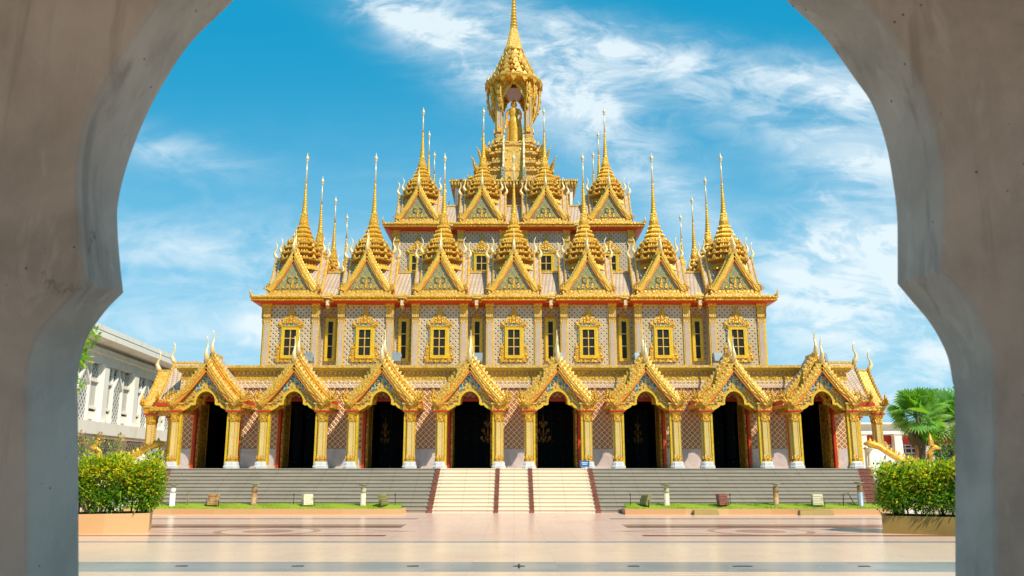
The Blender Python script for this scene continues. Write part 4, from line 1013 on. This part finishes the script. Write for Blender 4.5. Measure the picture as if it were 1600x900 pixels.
tree('tree', 'dark bushy small tree touching the right side of the arch', 25.4, 50, 4.3, 1.15, 60, .17, .1, [(lf_d, 1), (lf_g, .5)], 22, 3.0, 1.1)
# tree mostly hidden by the arch; three sprigs reach into view
random.seed(31)
t_ = empty('leaning_tree', (-14.6, 22, 0)); tag(t_, 'tree hidden by the left jamb, only its bright green sprigs showing', 'tree')
q, s2 = MB(lf_g, lf_y, lf_d), MB(bark)
s2.tube([(0, 0, 0), (.1, 0, 2.5), (0, 0, 5)], [.2, .16, .1], 9)
for k in range(60):
    v = sphere_pt(); p = Vector((v.x * 1.8 - .6, v.y * 1.8, 5.2 + v.z * 1.4)); clump(q, p, .35, 36, .14, [(lf_g, 1), (lf_d, .3)])
    if k % 6 == 0: s2.tube([(0, 0, 4), p * .5 + Vector((0, 0, 2.3)), p], [.07, .04, .015], 5)
for (px, z) in ((3.42, 5.40), (3.25, 4.80), (3.12, 4.10)):
    s2.tube([(.3, 0, z - .5), (px - 1, 0, z + .05), (px, 0, z)], [.05, .03, .01], 5); clump(q, Vector((px, 0, z)), .24, 110, .15, [(lf_g, 1), (lf_y, .15)])
    clump(q, Vector((px - .15, 0, z - .22)), .16, 34, .14, [(lf_g, 1), (lf_y, .15)])
s2.build('trunk', t_); q.build('crown', t_)
# fan palm
random.seed(41)
def fan_palm(x, y, z, lab):
  t_ = empty('fan_palm', (x, y, z)); tag(t_, lab, 'palm'); return t_
t_ = fan_palm(24.6, 52, .35, 'fan palm with a skirt of dry brown fronds beside the white pavilion')
q, s2, d_ = MB(lf_p, lf_g), MB(bark), MB(dry)
s2.tube([(0, 0, 0), (.05, 0, 2), (0, 0, 4.9)], [.26, .2, .16], 10)
def fan(mb, base, d, L, fr):
    d = d.normalized(); tip = base + d * L; mb.tube([base, base + d * L * .5 + Vector((0, 0, .08)), tip], [.025, .018, .012], 4)
    sd = d.cross(Vector((rnd(-.8, .8), rnd(-.8, .8), 1))).normalized(); u = sd.cross(d)
    for i in range(17):
        a_ = (i / 16 - .5) * R(230); v = d * math.cos(a_) + sd * math.sin(a_) + u * .15; LL = fr * (1 - .25 * abs(i / 8 - 1)); e_ = tip + v * LL * .6; e2 = tip + v * LL + Vector((0, 0, -.22 * LL))
        w_ = v.cross(u).normalized() * .06
        mb.add([tip, e_ + w_, e2, e_ - w_], [(0, 1, 2, 3)])
for k in range(64):
    a_ = k * 2.4; el = rnd(-.95, 1.3); d = Vector((math.cos(a_) * math.cos(el), math.sin(a_) * math.cos(el), math.sin(el)))
    q.use(lf_p if random.random() < .75 else lf_g); fan(q, Vector((0, 0, 4.75)), d, rnd(.8, 1.3), rnd(.75, 1.0))
for k in range(30):
    a_ = k * 2.4; d = Vector((math.cos(a_) * .35, math.sin(a_) * .35, -1)); fan(d_, Vector((0, 0, 4.6 - rnd(0, .4))), d, rnd(.4, .9), rnd(.5, .8))
s2.build('trunk', t_); q.build('crown', t_); d_.build('dry_skirt', t_)

tp2 = copy_tree(t_, None, Vector((30.9, 60, .9)), 1.3); tp2['label'] = 'second fan palm farther back, half hidden behind the first one at the right'

# ------------------------------------------------------------------ lawns, kerbs
random.seed(51)
def lawn(x0, x1, lab):
    q = MB(grass_m); n_ = 40; vs = []; fs = []
    ys = [38.88, 39.1, 39.5, 39.93]; zs = [.22, .30, .37, .41]
    for i in range(n_ + 1):
        for y, z in zip(ys, zs): vs.append((x0 + (x1 - x0) * i / n_, y, z + .03 * math.sin(i * .9 + y * 3)))
    for i in range(n_):
        for j in range(3): fs.append((i * 4 + j, (i + 1) * 4 + j, (i + 1) * 4 + j + 1, i * 4 + j + 1))
    q.add(vs, fs)
    for _ in range(int((x1 - x0) * 700)):
        x, y = rnd(x0, x1), rnd(38.88, 39.92); t = (y - 38.88) / 1.05; z = .22 + .19 * t; h = rnd(.04, .10); a_ = rnd(0, PI)
        w_ = .012; c, s_ = math.cos(a_) * w_, math.sin(a_) * w_
        q.add([(x - c, y - s_, z - .02), (x + c, y + s_, z - .02), (x + rnd(-.03, .03), y + rnd(-.03, .03), z + h)], [(0, 1, 2)])
    o = q.build('grass_strip'); o['kind'] = 'stuff'
    k = MB(kerb_m); k.box(x0 - .12 if x0 > 0 else x0, x1 + (.12 if x1 < 0 else 0), 38.66, 38.88, 0, .24)
    if x0 > 0: k.box(x0 - .12, x0, 38.88, 39.93, 0, .24)
    else: k.box(x1, x1 + .12, 38.88, 39.93, 0, .24)
    o = k.build('lawn_kerb'); tag(o, lab, 'kerb')
lawn(-17.5, -5.05, 'low ochre painted kerb along the grass strip left of the cream stairs')
lawn(5.05, 16.9, 'low ochre painted kerb along the grass strip right of the cream stairs')
for x, w_, y, z, lab in ((8.45, .55, 38.45, .20, 'loose olive brown stone block leaning at the kerb below the dark floodlight'), (13.2, .75, 38.2, .20, 'wide flat olive brown block in front of the right kerb')):
    q = MB(planter_o); q.loft([[(-w_, -.2, 0), (w_, -.2, 0), (w_, .2, 0), (-w_, .2, 0)], [(-w_ * .95, -.12, z), (w_ * .93, -.12, z), (w_ * .93, .2, z), (-w_ * .95, .2, z)]]); tag(q.build('kerb_block', None, (x, y, 0)), lab, 'block')

def X(px, Y, d=1362): return (px - 803) / d * Y
def grz(y): return .22 + .19 * (y - 38.88) / 1.05
# ------------------------------------------------------------------ bollard lamps
bl = [(268, white, 'white bollard lamp with a rusty brown side, next to the left hedge', .95), (396, rust, 'brown rusty bollard lamp with olive cap, left lawn', 1.0), (567, pale_post, 'pale cream bollard lamp on the left lawn near the stairs', .95),
      (1042, pale_post, 'cream and tan bollard lamp on the right lawn nearest the cream stairs', .95), (1213, rust, 'tan bollard lamp in the middle of the right lawn', 1.0), (1345, metal_grey, 'grey capped rusty bollard lamp beside the right clipped bush', 1.05)]
for px, m_, lab, h in bl:
    Y = 39.45; t_ = empty('bollard_lamp', (X(px, Y), Y, grz(Y) - .02)); tag(t_, lab, 'bollard lamp', 'bollard lamps on the lawns')
    q = MB(m_); q.smooth = True; q.stack([(.14, 0), (.14, .05), (.12, .06), (.12, h * .62)], circ(16)); q.use(rust if m_ is metal_grey else m_); q.stack([(.12, h * .622), (.12, h - .14), (.105, h - .12)], circ(16)) ; q.build('post', t_)
    q = MB(lamp_glass); q.stack([(.09, h - .12), (.09, h - .03)], circ(14)); q.build('lens', t_)
    q = MB(olive); q.stack([(.10, h - .03), (.23, h), (.22, h + .035), (.05, h + .05)], circ(18)); q.build('cap', t_)
# ------------------------------------------------------------------ floodlights on the lawns (seen from behind)
fl = [(331, rust, 0, -14, 'tan square floodlight on the left lawn beside the first step lamp'), (481, pale_post, .5, -14, 'cream floodlight with bent bracket in the middle of the left lawn'), (600, olive, 1.15, -20, 'olive floodlight turned sideways at the right end of the left lawn'),
      (1007, olive, -.95, -20, 'olive and cream floodlight at the inner end of the right lawn'), (1130, maroon, .3, -8, 'dark brown floodlight between two right lawn bollards'), (1278, pale_post, -.15, -12, 'cream floodlight at the outer end of the right lawn')]
for px, m_, rz, tilt, lab in fl:
    Y = 39.25; t_ = empty('floodlight', (X(px, Y), Y, grz(Y) - .02), rz); tag(t_, lab, 'floodlight', 'ground floodlights on the lawns')
    q = MB(m_); ca, sa = math.cos(R(tilt)), math.sin(R(tilt))
    def tr(x, y, z): return (x, y * ca - z * sa, .34 + y * sa + z * ca)
    q.add([tr(*p) for p in [(-.21, -.04, -.22), (.21, -.04, -.22), (.21, -.04, .24), (-.21, -.04, .24), (-.26, .14, -.27), (.26, .14, -.27), (.26, .14, .29), (-.26, .14, .29)]], [(0, 1, 2, 3), (4, 7, 6, 5), (0, 4, 5, 1), (1, 5, 6, 2), (2, 6, 7, 3), (3, 7, 4, 0)])
    for i in range(5): q.add([tr(*p) for p in [(-.17, -.06, -.16 + i * .08), (.17, -.06, -.16 + i * .08), (.17, -.04, -.14 + i * .08), (-.17, -.04, -.14 + i * .08), (-.17, -.04, -.17 + i * .08), (.17, -.04, -.17 + i * .08)]], [(0, 1, 2, 3), (4, 5, 1, 0)])
    q.build('housing', t_)
    q = MB(lamp_glass); q.add([tr(*p) for p in [(-.23, .143, -.24), (.23, .143, -.24), (.23, .143, .26), (-.23, .143, .26)]], [(0, 1, 2, 3)]); q.build('lens', t_)
    q = MB(blackm)
    for sx in (-1, 1): q.tube([(sx * .28, .02, .36), (sx * .28, .0, .05), (sx * .2, 0, .02)], .016, 5)
    q.tube([(-.28, 0, .03), (.28, 0, .03)], .018, 5); q.build('bracket', t_)
for px, kind, lab in ((292, 0, 'thin brown bent pipe standing left of the tan floodlight'), (458, 1, 'short black stake left of the cream floodlight'), (617, 1, 'short black stake right of the olive sideways floodlight'), (985, 1, 'short black stake at the start of the right lawn'), (1141, 1, 'short black stake beside the dark brown floodlight'), (1326, 2, 'low black bent pipe rail near the rightmost bollard')):
    Y = 39.5; q = MB(blackm if kind else rust)
    if kind == 1: q.tube([(0, 0, 0), (.01, 0, .5)], .016, 6); q.stack([(.03, .48), (.03, .55), (.01, .58)], circ(8))
    elif kind == 0: q.tube([(0, 0, 0), (.03, 0, .55), (-.12, 0, .72), (.1, 0, .74)], .02, 6)
    else: q.tube([(-.25, 0, 0), (-.22, 0, .55), (.0, 0, .6), (.32, .1, .05)], .02, 6)
    tag(q.build('garden_stake', None, (X(px, Y), Y, grz(Y) - .02)), lab, 'stake')
# ------------------------------------------------------------------ floodlights on the parapet
od = ['between the first and second', 'between the second and third', 'by the third', 'behind the fifth', 'between the fifth and sixth', 'between the sixth and seventh', 'behind the eighth']
nm = ['leftmost pale blue floodlight on the porch roof edge', 'pale floodlight just right of the third gable finial', 'pale floodlight just right of the fourth gable finial', 'half hidden floodlight behind the fifth gable finial', 'grey floodlight just left of the sixth gable finial', 'grey floodlight left of the seventh gable finial', 'tilted grey floodlight at the right end of the porch roof']
for (px, rz), lab in zip([(483, -.35), (620, -.2), (747, -.1), (872, .1), (997, .3), (1120, .35), (1287, .9)], nm):
    Y = 46.9; t_ = empty('roof_floodlight', (X(px, Y, 1314), Y, 7.56), rz); tag(t_, lab, 'floodlight', 'floodlights along the porch roof edge')
    q = MB(metal_grey); q.loft([[(-.24, -.18, .28), (.24, -.18, .28), (.24, .16, .20), (-.24, .16, .20)], [(-.24, -.10, .74), (.24, -.10, .74), (.24, .10, .70), (-.24, .10, .70)]])
    q.build('housing', t_); q = MB(blackm)
    for sx in (-1, 1): q.tube([(sx * .27, 0, .5), (sx * .27, 0, .05)], .018, 5)
    q.tube([(-.27, 0, .03), (.27, 0, .03)], .02, 5); q.build('bracket', t_)
# ------------------------------------------------------------------ little blue notice at the head of the stairs
t_ = empty('notice_stand', (3.62, 44.15, 2.0 - RH * 0)); tag(t_, 'small blue notice with white lettering at the top of the cream stairs', 'sign')
q = MB(sign_blue); q.box(-.24, .24, -.02, .02, .08, .38); q.build('board', t_)
q = MB(sign_white)
for z, segs in ((.26, [(-.15, -.11), (-.10, -.05), (-.035, .02), (.035, .07), (.085, .15)]), (.18, [(-.12, -.06), (-.045, .0), (.015, .05), (.065, .12)])):
    for a_, b_ in segs: q.box(a_, b_, -.026, -.02, z, z + .05)
q.build('lettering', t_)
q = MB(blackm); q.box(-.22, -.19, -.01, .01, -.15, .08); q.box(.19, .22, -.01, .01, -.15, .08); q.build('legs', t_)
# ------------------------------------------------------------------ chandeliers in the dark hall
brass = mat('brass', (.75, .42, .12), .25, .8, .5)
bulb = mat('amber glass', (.55, .28, .10), .3)
def chandelier(x, y, lab, sc=.66):
    t_ = empty('chandelier', (x, y, 3.4)); t_.scale = (sc, sc, .95); tag(t_, lab, 'chandelier', 'chandeliers in the dark hall')
    q = MB(brass); q.tube([(0, 0, 3.0), (0, 0, .2)], .03, 6); q.stack([(.02, .0), (.1, .15), (.16, .3), (.06, .45), (.12, .7), (.05, .9), (.1, 1.2), (.03, 1.4)], circ(12)); proto_lamp = None
    P_ = []
    for z, r, n_ in ((.25, .62, 10), (.7, .50, 8), (1.15, .32, 6)):
        for k in range(n_):
            a_ = 2 * PI * k / n_; c, s_ = math.cos(a_), math.sin(a_)
            q.tube([(0, 0, z), (c * r * .5, s_ * r * .5, z - .14), (c * r, s_ * r, z)], .022, 5); P_.append((c * r, s_ * r, z))
    q.build('frame', t_); g2 = MB(bulb); g2.stack([(.03, 0), (.07, .06), (.06, .14), (.02, .22)], circ(8)); o0 = g2.build('lamp', t_, P_[0])
    for p in P_[1:]: o = o0.copy(); COL.objects.link(o); o.parent = t_; o.location = p
chandelier(-1.50, 49.8, 'brass chandelier hanging inside the fourth doorway, right side'); chandelier(1.7, 49.8, 'brass chandelier hanging inside the fifth doorway, left side')
for x, l_ in ((-7.9, 'small brass chandelier deep inside the third doorway'), (7.6, 'small brass chandelier deep inside the sixth doorway')): chandelier(x, 52.5, l_, .42)
# ------------------------------------------------------------------ naga balustrades and side stairs
for sx, lab in ((-1, 'left golden naga balustrade on a cream curved wall beside the white building'), (1, 'right golden naga balustrade on a cream curved wall above the clipped bush')):
    t_ = empty('naga_balustrade', (sx * 20.0, 46.3, 2.0)); tag(t_, lab, 'balustrade')
    q = MB(gold_plain); q.smooth = True
    pts = [(-1.15, 0, 1.28), (-.9, 0, 1.32), (-.4, 0, 1.15), (.1, 0, .80), (.7, 0, .42), (1.3, 0, .12), (1.9, 0, .05), (2.3, 0, .35), (2.35, 0, .85), (2.6, 0, 1.15), (2.95, 0, 1.05)]
    q.tube([(sx * x, y, z) for x, y, z in pts], [.06, .17, .2, .21, .21, .21, .2, .18, .15, .17, .06], 10)
    for i in range(12):
        tt = i / 11; q.M = Mt((sx * (-.8 + 2.4 * tt), 0, 1.42 - 1.12 * tt)); q.leafp((0, 0, 0), .22, .08, .03)
    q.M = Mt((sx * 2.45, 0, 1.2)); q.leafp((0, 0, 0), .7, .12, .05); q.M = None; q.build('naga', t_)
    q = MB(cream); pl = [(-1.1, 1.12), (-.5, 1.0), (.1, .62), (.7, .24), (1.3, -.06), (2.3, -.2), (2.3, -1.0), (1.2, -1.3), (.3, -.45), (-.6, -.0), (-1.1, .02)]
    q.prism([(sx * x, z) for x, z in (pl if sx > 0 else pl[::-1])], -.14, .14); q.build('curved_wall', t_)
    q = MB(st_grey)
    for k in range(12):
        z = 2.0 - k * RH; x0, x1 = sorted((sx * (21.2 + k * .34), sx * (21.2 + (k + 1) * .34))); q.box(x0, x1, 46.9, 52, 0, z - RH)
    tag(q.build('side_stairs'), 'grey side stairs descending outward from the ' + ('left' if sx < 0 else 'right') + ' end of the temple platform', 'stairs')
    q = MB(pale_post); q.stack([(.2, 0), (.2, .08), (.08, .14), (.07, .8), (.24, 1.0), (.26, 1.06)], circ(14)); tag(q.build('pedestal', None, (sx * 18.9, 46.0 - .1, 2.0 if False else 2.0)), ('left' if sx < 0 else 'right') + ' small cream flared pedestal at the end of the porch platform', 'pedestal')
q = MB(marble_white); q.box(-21.2, -18.25, 45.3, 46.9, 0, 1.995); q.box(18.25, 21.2, 45.3, 46.9, 0, 1.995); o = q.build('platform'); o.parent = T; o.location = -TL

# ------------------------------------------------------------------ white building on the left
ang = math.atan2(1, -.089); BO = Vector((-25.0, 45, 0))
B = empty('white_building', BO, ang); tag(B, 'long white two storey building with lattice windows and deep eaves, far left', 'building')
def bx(mb, s0, s1, y0, y1, z0, z1): mb.box(s0, s1, y0, y1, z0, z1)
q = MB(white); bx(q, -8, 52, .35, 12, 4.7, 9.2); q.build('upper_wall', B)
q = MB(cream); bx(q, -8, 52, .5, 12, 0, 4.0); q.build('lower_wall', B)
q = MB(white); bx(q, -8, 52, -.55, .6, 4.0, 4.75); bx(q, -8, 52, -.65, .6, 4.60, 4.70) if False else None; bx(q, -8, 52, -.45, .6, 3.85, 4.0); q.build('ledge', B)
q = MB(white); bx(q, -8, 52, -.05, .4, 8.35, 8.9); q.use(cream); bx(q, -8, 52, -.25, .4, 8.9, 9.25); q.build('beam', B)
q = MB(white); q.add([(-8, -.9, 9.7), (52, -.9, 9.7), (52, .6, 9.25), (-8, .6, 9.25), (-8, -.9, 9.87), (52, -.9, 9.87), (52, .6, 9.5), (-8, .6, 9.5)], [(0, 3, 2, 1), (4, 5, 6, 7), (0, 1, 5, 4), (1, 2, 6, 5), (2, 3, 7, 6), (3, 0, 4, 7)])
bx(q, -8, 52, -1.02, -.9, 9.62, 9.95); q.use(slate); q.add([(-8, -.9, 9.9), (52, -.9, 9.9), (52, 6, 10.7), (-8, 6, 10.7)], [(0, 1, 2, 3)]); q.build('eave', B)
q = MB(white); bx(q, -8, 25, 1.4, 8, 10.95, 11.2); bx(q, -8, 25, 1.2, 1.5, 10.9, 11.25); q.build('roof_slab', B)
for k in range(5):
    q = MB(white_lat); bx(q, -7 + k * 6.6, -4 + k * 6.6, 1.6, 1.8, 10.0, 10.92); q.build('vent_lattice', B)
    q = MB(white); bx(q, -4 + k * 6.6, -.4 + k * 6.6, 1.55, 1.85, 10.0, 10.92); q.build('vent_panel', B)
for k in range(-2, 8):
    s0 = 7.9 + 5.4 * k
    q = MB(white); bx(q, s0 - .38, s0 + .38, -.2, .45, 4.75, 8.35); q.build('column', B)
    a0 = s0 + .38; W_ = 5.4 - .76; m0 = a0 + W_ / 2
    q = MB(white_lat); bx(q, m0 - .75, m0 + .75, .15, .3, 4.85, 7.0); q.add([(m0 - .75, .15, 7.0), (m0 + .75, .15, 7.0), (m0, .15, 8.25), (m0 - .75, .3, 7.0), (m0 + .75, .3, 7.0), (m0, .3, 8.25)], [(0, 1, 2), (5, 4, 3), (0, 2, 5, 3), (1, 4, 5, 2)]); w_ = q.build('pointed_window', B)
    q = MB(white)
    q.M = Mt((m0, .08, 0)); q.strip([(-.88, 4.8), (-.88, 7.05), (-.55, 7.45), (-.2, 7.9), (0, 8.45), (.2, 7.9), (.55, 7.45), (.88, 7.05), (.88, 4.8)], [(-.74, 4.8), (-.74, 6.95), (-.45, 7.3), (-.12, 7.75), (0, 8.15), (.12, 7.75), (.45, 7.3), (.74, 6.95), (.74, 4.8)], -.08, .1); q.M = None
    q.build('frame', w_)
    for sg in (-1, 1):
        c0 = m0 + sg * 1.58; q = MB(white_lou); bx(q, c0 - .6, c0 + .6, .18, .33, 5.7, 7.2); q.use(white_lat); bx(q, c0 - .6, c0 + .6, .18, .33, 7.35, 8.2); w_ = q.build('shutter', B)
        q = MB(white); bx(q, c0 - .68, c0 - .6, .05, .3, 4.85, 8.3); bx(q, c0 + .6, c0 + .68, .05, .3, 4.85, 8.3); bx(q, c0 - .6, c0 + .6, .05, .3, 7.2, 7.35); bx(q, c0 - .6, c0 + .6, .05, .3, 5.55, 5.7); bx(q, c0 - .45, c0 + .45, .12, .3, 4.95, 5.4); q.use(dark); bx(q, c0 - .4, c0 + .4, .10, .12, 5.42, 5.5); q.build('frame', w_)
    q = MB(white_lat); bx(q, m0 - 1.6, m0 + 1.6, .35, .5, 2.4, 3.75); q.build('lattice_panel', B)
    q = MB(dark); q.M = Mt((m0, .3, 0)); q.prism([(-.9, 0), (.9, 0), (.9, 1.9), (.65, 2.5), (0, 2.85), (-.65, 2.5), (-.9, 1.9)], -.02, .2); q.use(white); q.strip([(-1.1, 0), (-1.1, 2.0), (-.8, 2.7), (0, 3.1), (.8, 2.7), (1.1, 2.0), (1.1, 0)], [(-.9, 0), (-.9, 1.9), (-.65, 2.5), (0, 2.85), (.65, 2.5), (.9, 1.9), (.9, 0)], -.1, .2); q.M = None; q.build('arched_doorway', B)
# ------------------------------------------------------------------ white pavilion on the right
V = empty('white_pavilion', (24, 60, 0)); tag(V, 'open white pavilion with red hangings and dark grille behind the palm', 'pavilion')
q = MB(white); q.box(-1, 16, -.3, .3, 4.35, 5.0); q.box(-1.3, 16.3, -.6, 6, 5.0, 5.12); q.build('beam', V)
for x in (.3, 2.75, 4.9, 8.2, 11.5):
    q = MB(white); q.stack([(.45, 0), (.45, .3), (.32, .4), (.26, 4.2), (.34, 4.35)], square, x, 0); q.build('column', V)
q = MB(red); q.box(-1, 16, .35, .45, 3.6, 4.3); q.build('hanging', V)
q = MB(mat('grille', (.02, .02, .02), .5, 0, .4, lambda t, b, c: t.put(b.inputs['Base Color'], t.mix(t.m('MAXIMUM', t.ss(tri(t, t.m('DIVIDE', uz(t, c)[0], .42)), .75, .85), t.ss(tri(t, t.m('DIVIDE', uz(t, c)[1], .34)), .7, .8)), (.03, .03, .04), (.55, .56, .60))))); q.box(-1, 16, 1.2, 1.3, 0, 3.6); q.build('grille', V)
q = MB(cream); q.box(-1, 16, -.1, 1.1, 0, 1.2); q.build('base', V)
for x, y, lab in ((23.9, 55.5, 'carved brown wooden stump in front of the pavilion, near the gilded column'), (26.2, 55.5, 'carved brown wooden stump in front of the pavilion, under the palm')):
    q = MB(rust); q.stack([(.5, 0), (.45, .8), (.6, 1.6), (.42, 2.1), (.5, 2.6), (.3, 3.1), (.34, 3.4), (.1, 3.7)], circ(9), 0, 0); tag(q.build('carved_stump', None, (x, y, 0)), lab, 'carving')

# ------------------------------------------------------------------ small iron covers set in the grey paving band
for i, (px, lab) in enumerate([(283, 'small dark iron cover in the grey paving band, left of all the others'), (465, 'small dark iron cover in the grey band below the cream left floodlight'), (645, 'small dark iron cover in the grey band left of the cream stairs'), (811, 'crossed iron cover in the grey band straight before the cream stairs'),
                   (990, 'small dark iron cover in the grey band right of the cream stairs'), (1160, 'long dark iron cover in the grey band below the dark brown floodlight'), (1350, 'small dark iron cover in the grey band, nearest the right planter')]):
    q = MB(blackm); w_ = .2 if i == 5 else .12; q.box(-w_, w_, -.04, .04, .002, .010); q.box(-w_ * .5, w_ * .9, .05, .09, .002, .008)
    if i == 3: q.box(-.02, .02, -.35, .35, .0105, .014)
    tag(q.build('iron_cover', None, (X(px, 18.45, 1382), 18.45, 0)), lab, 'drain cover')
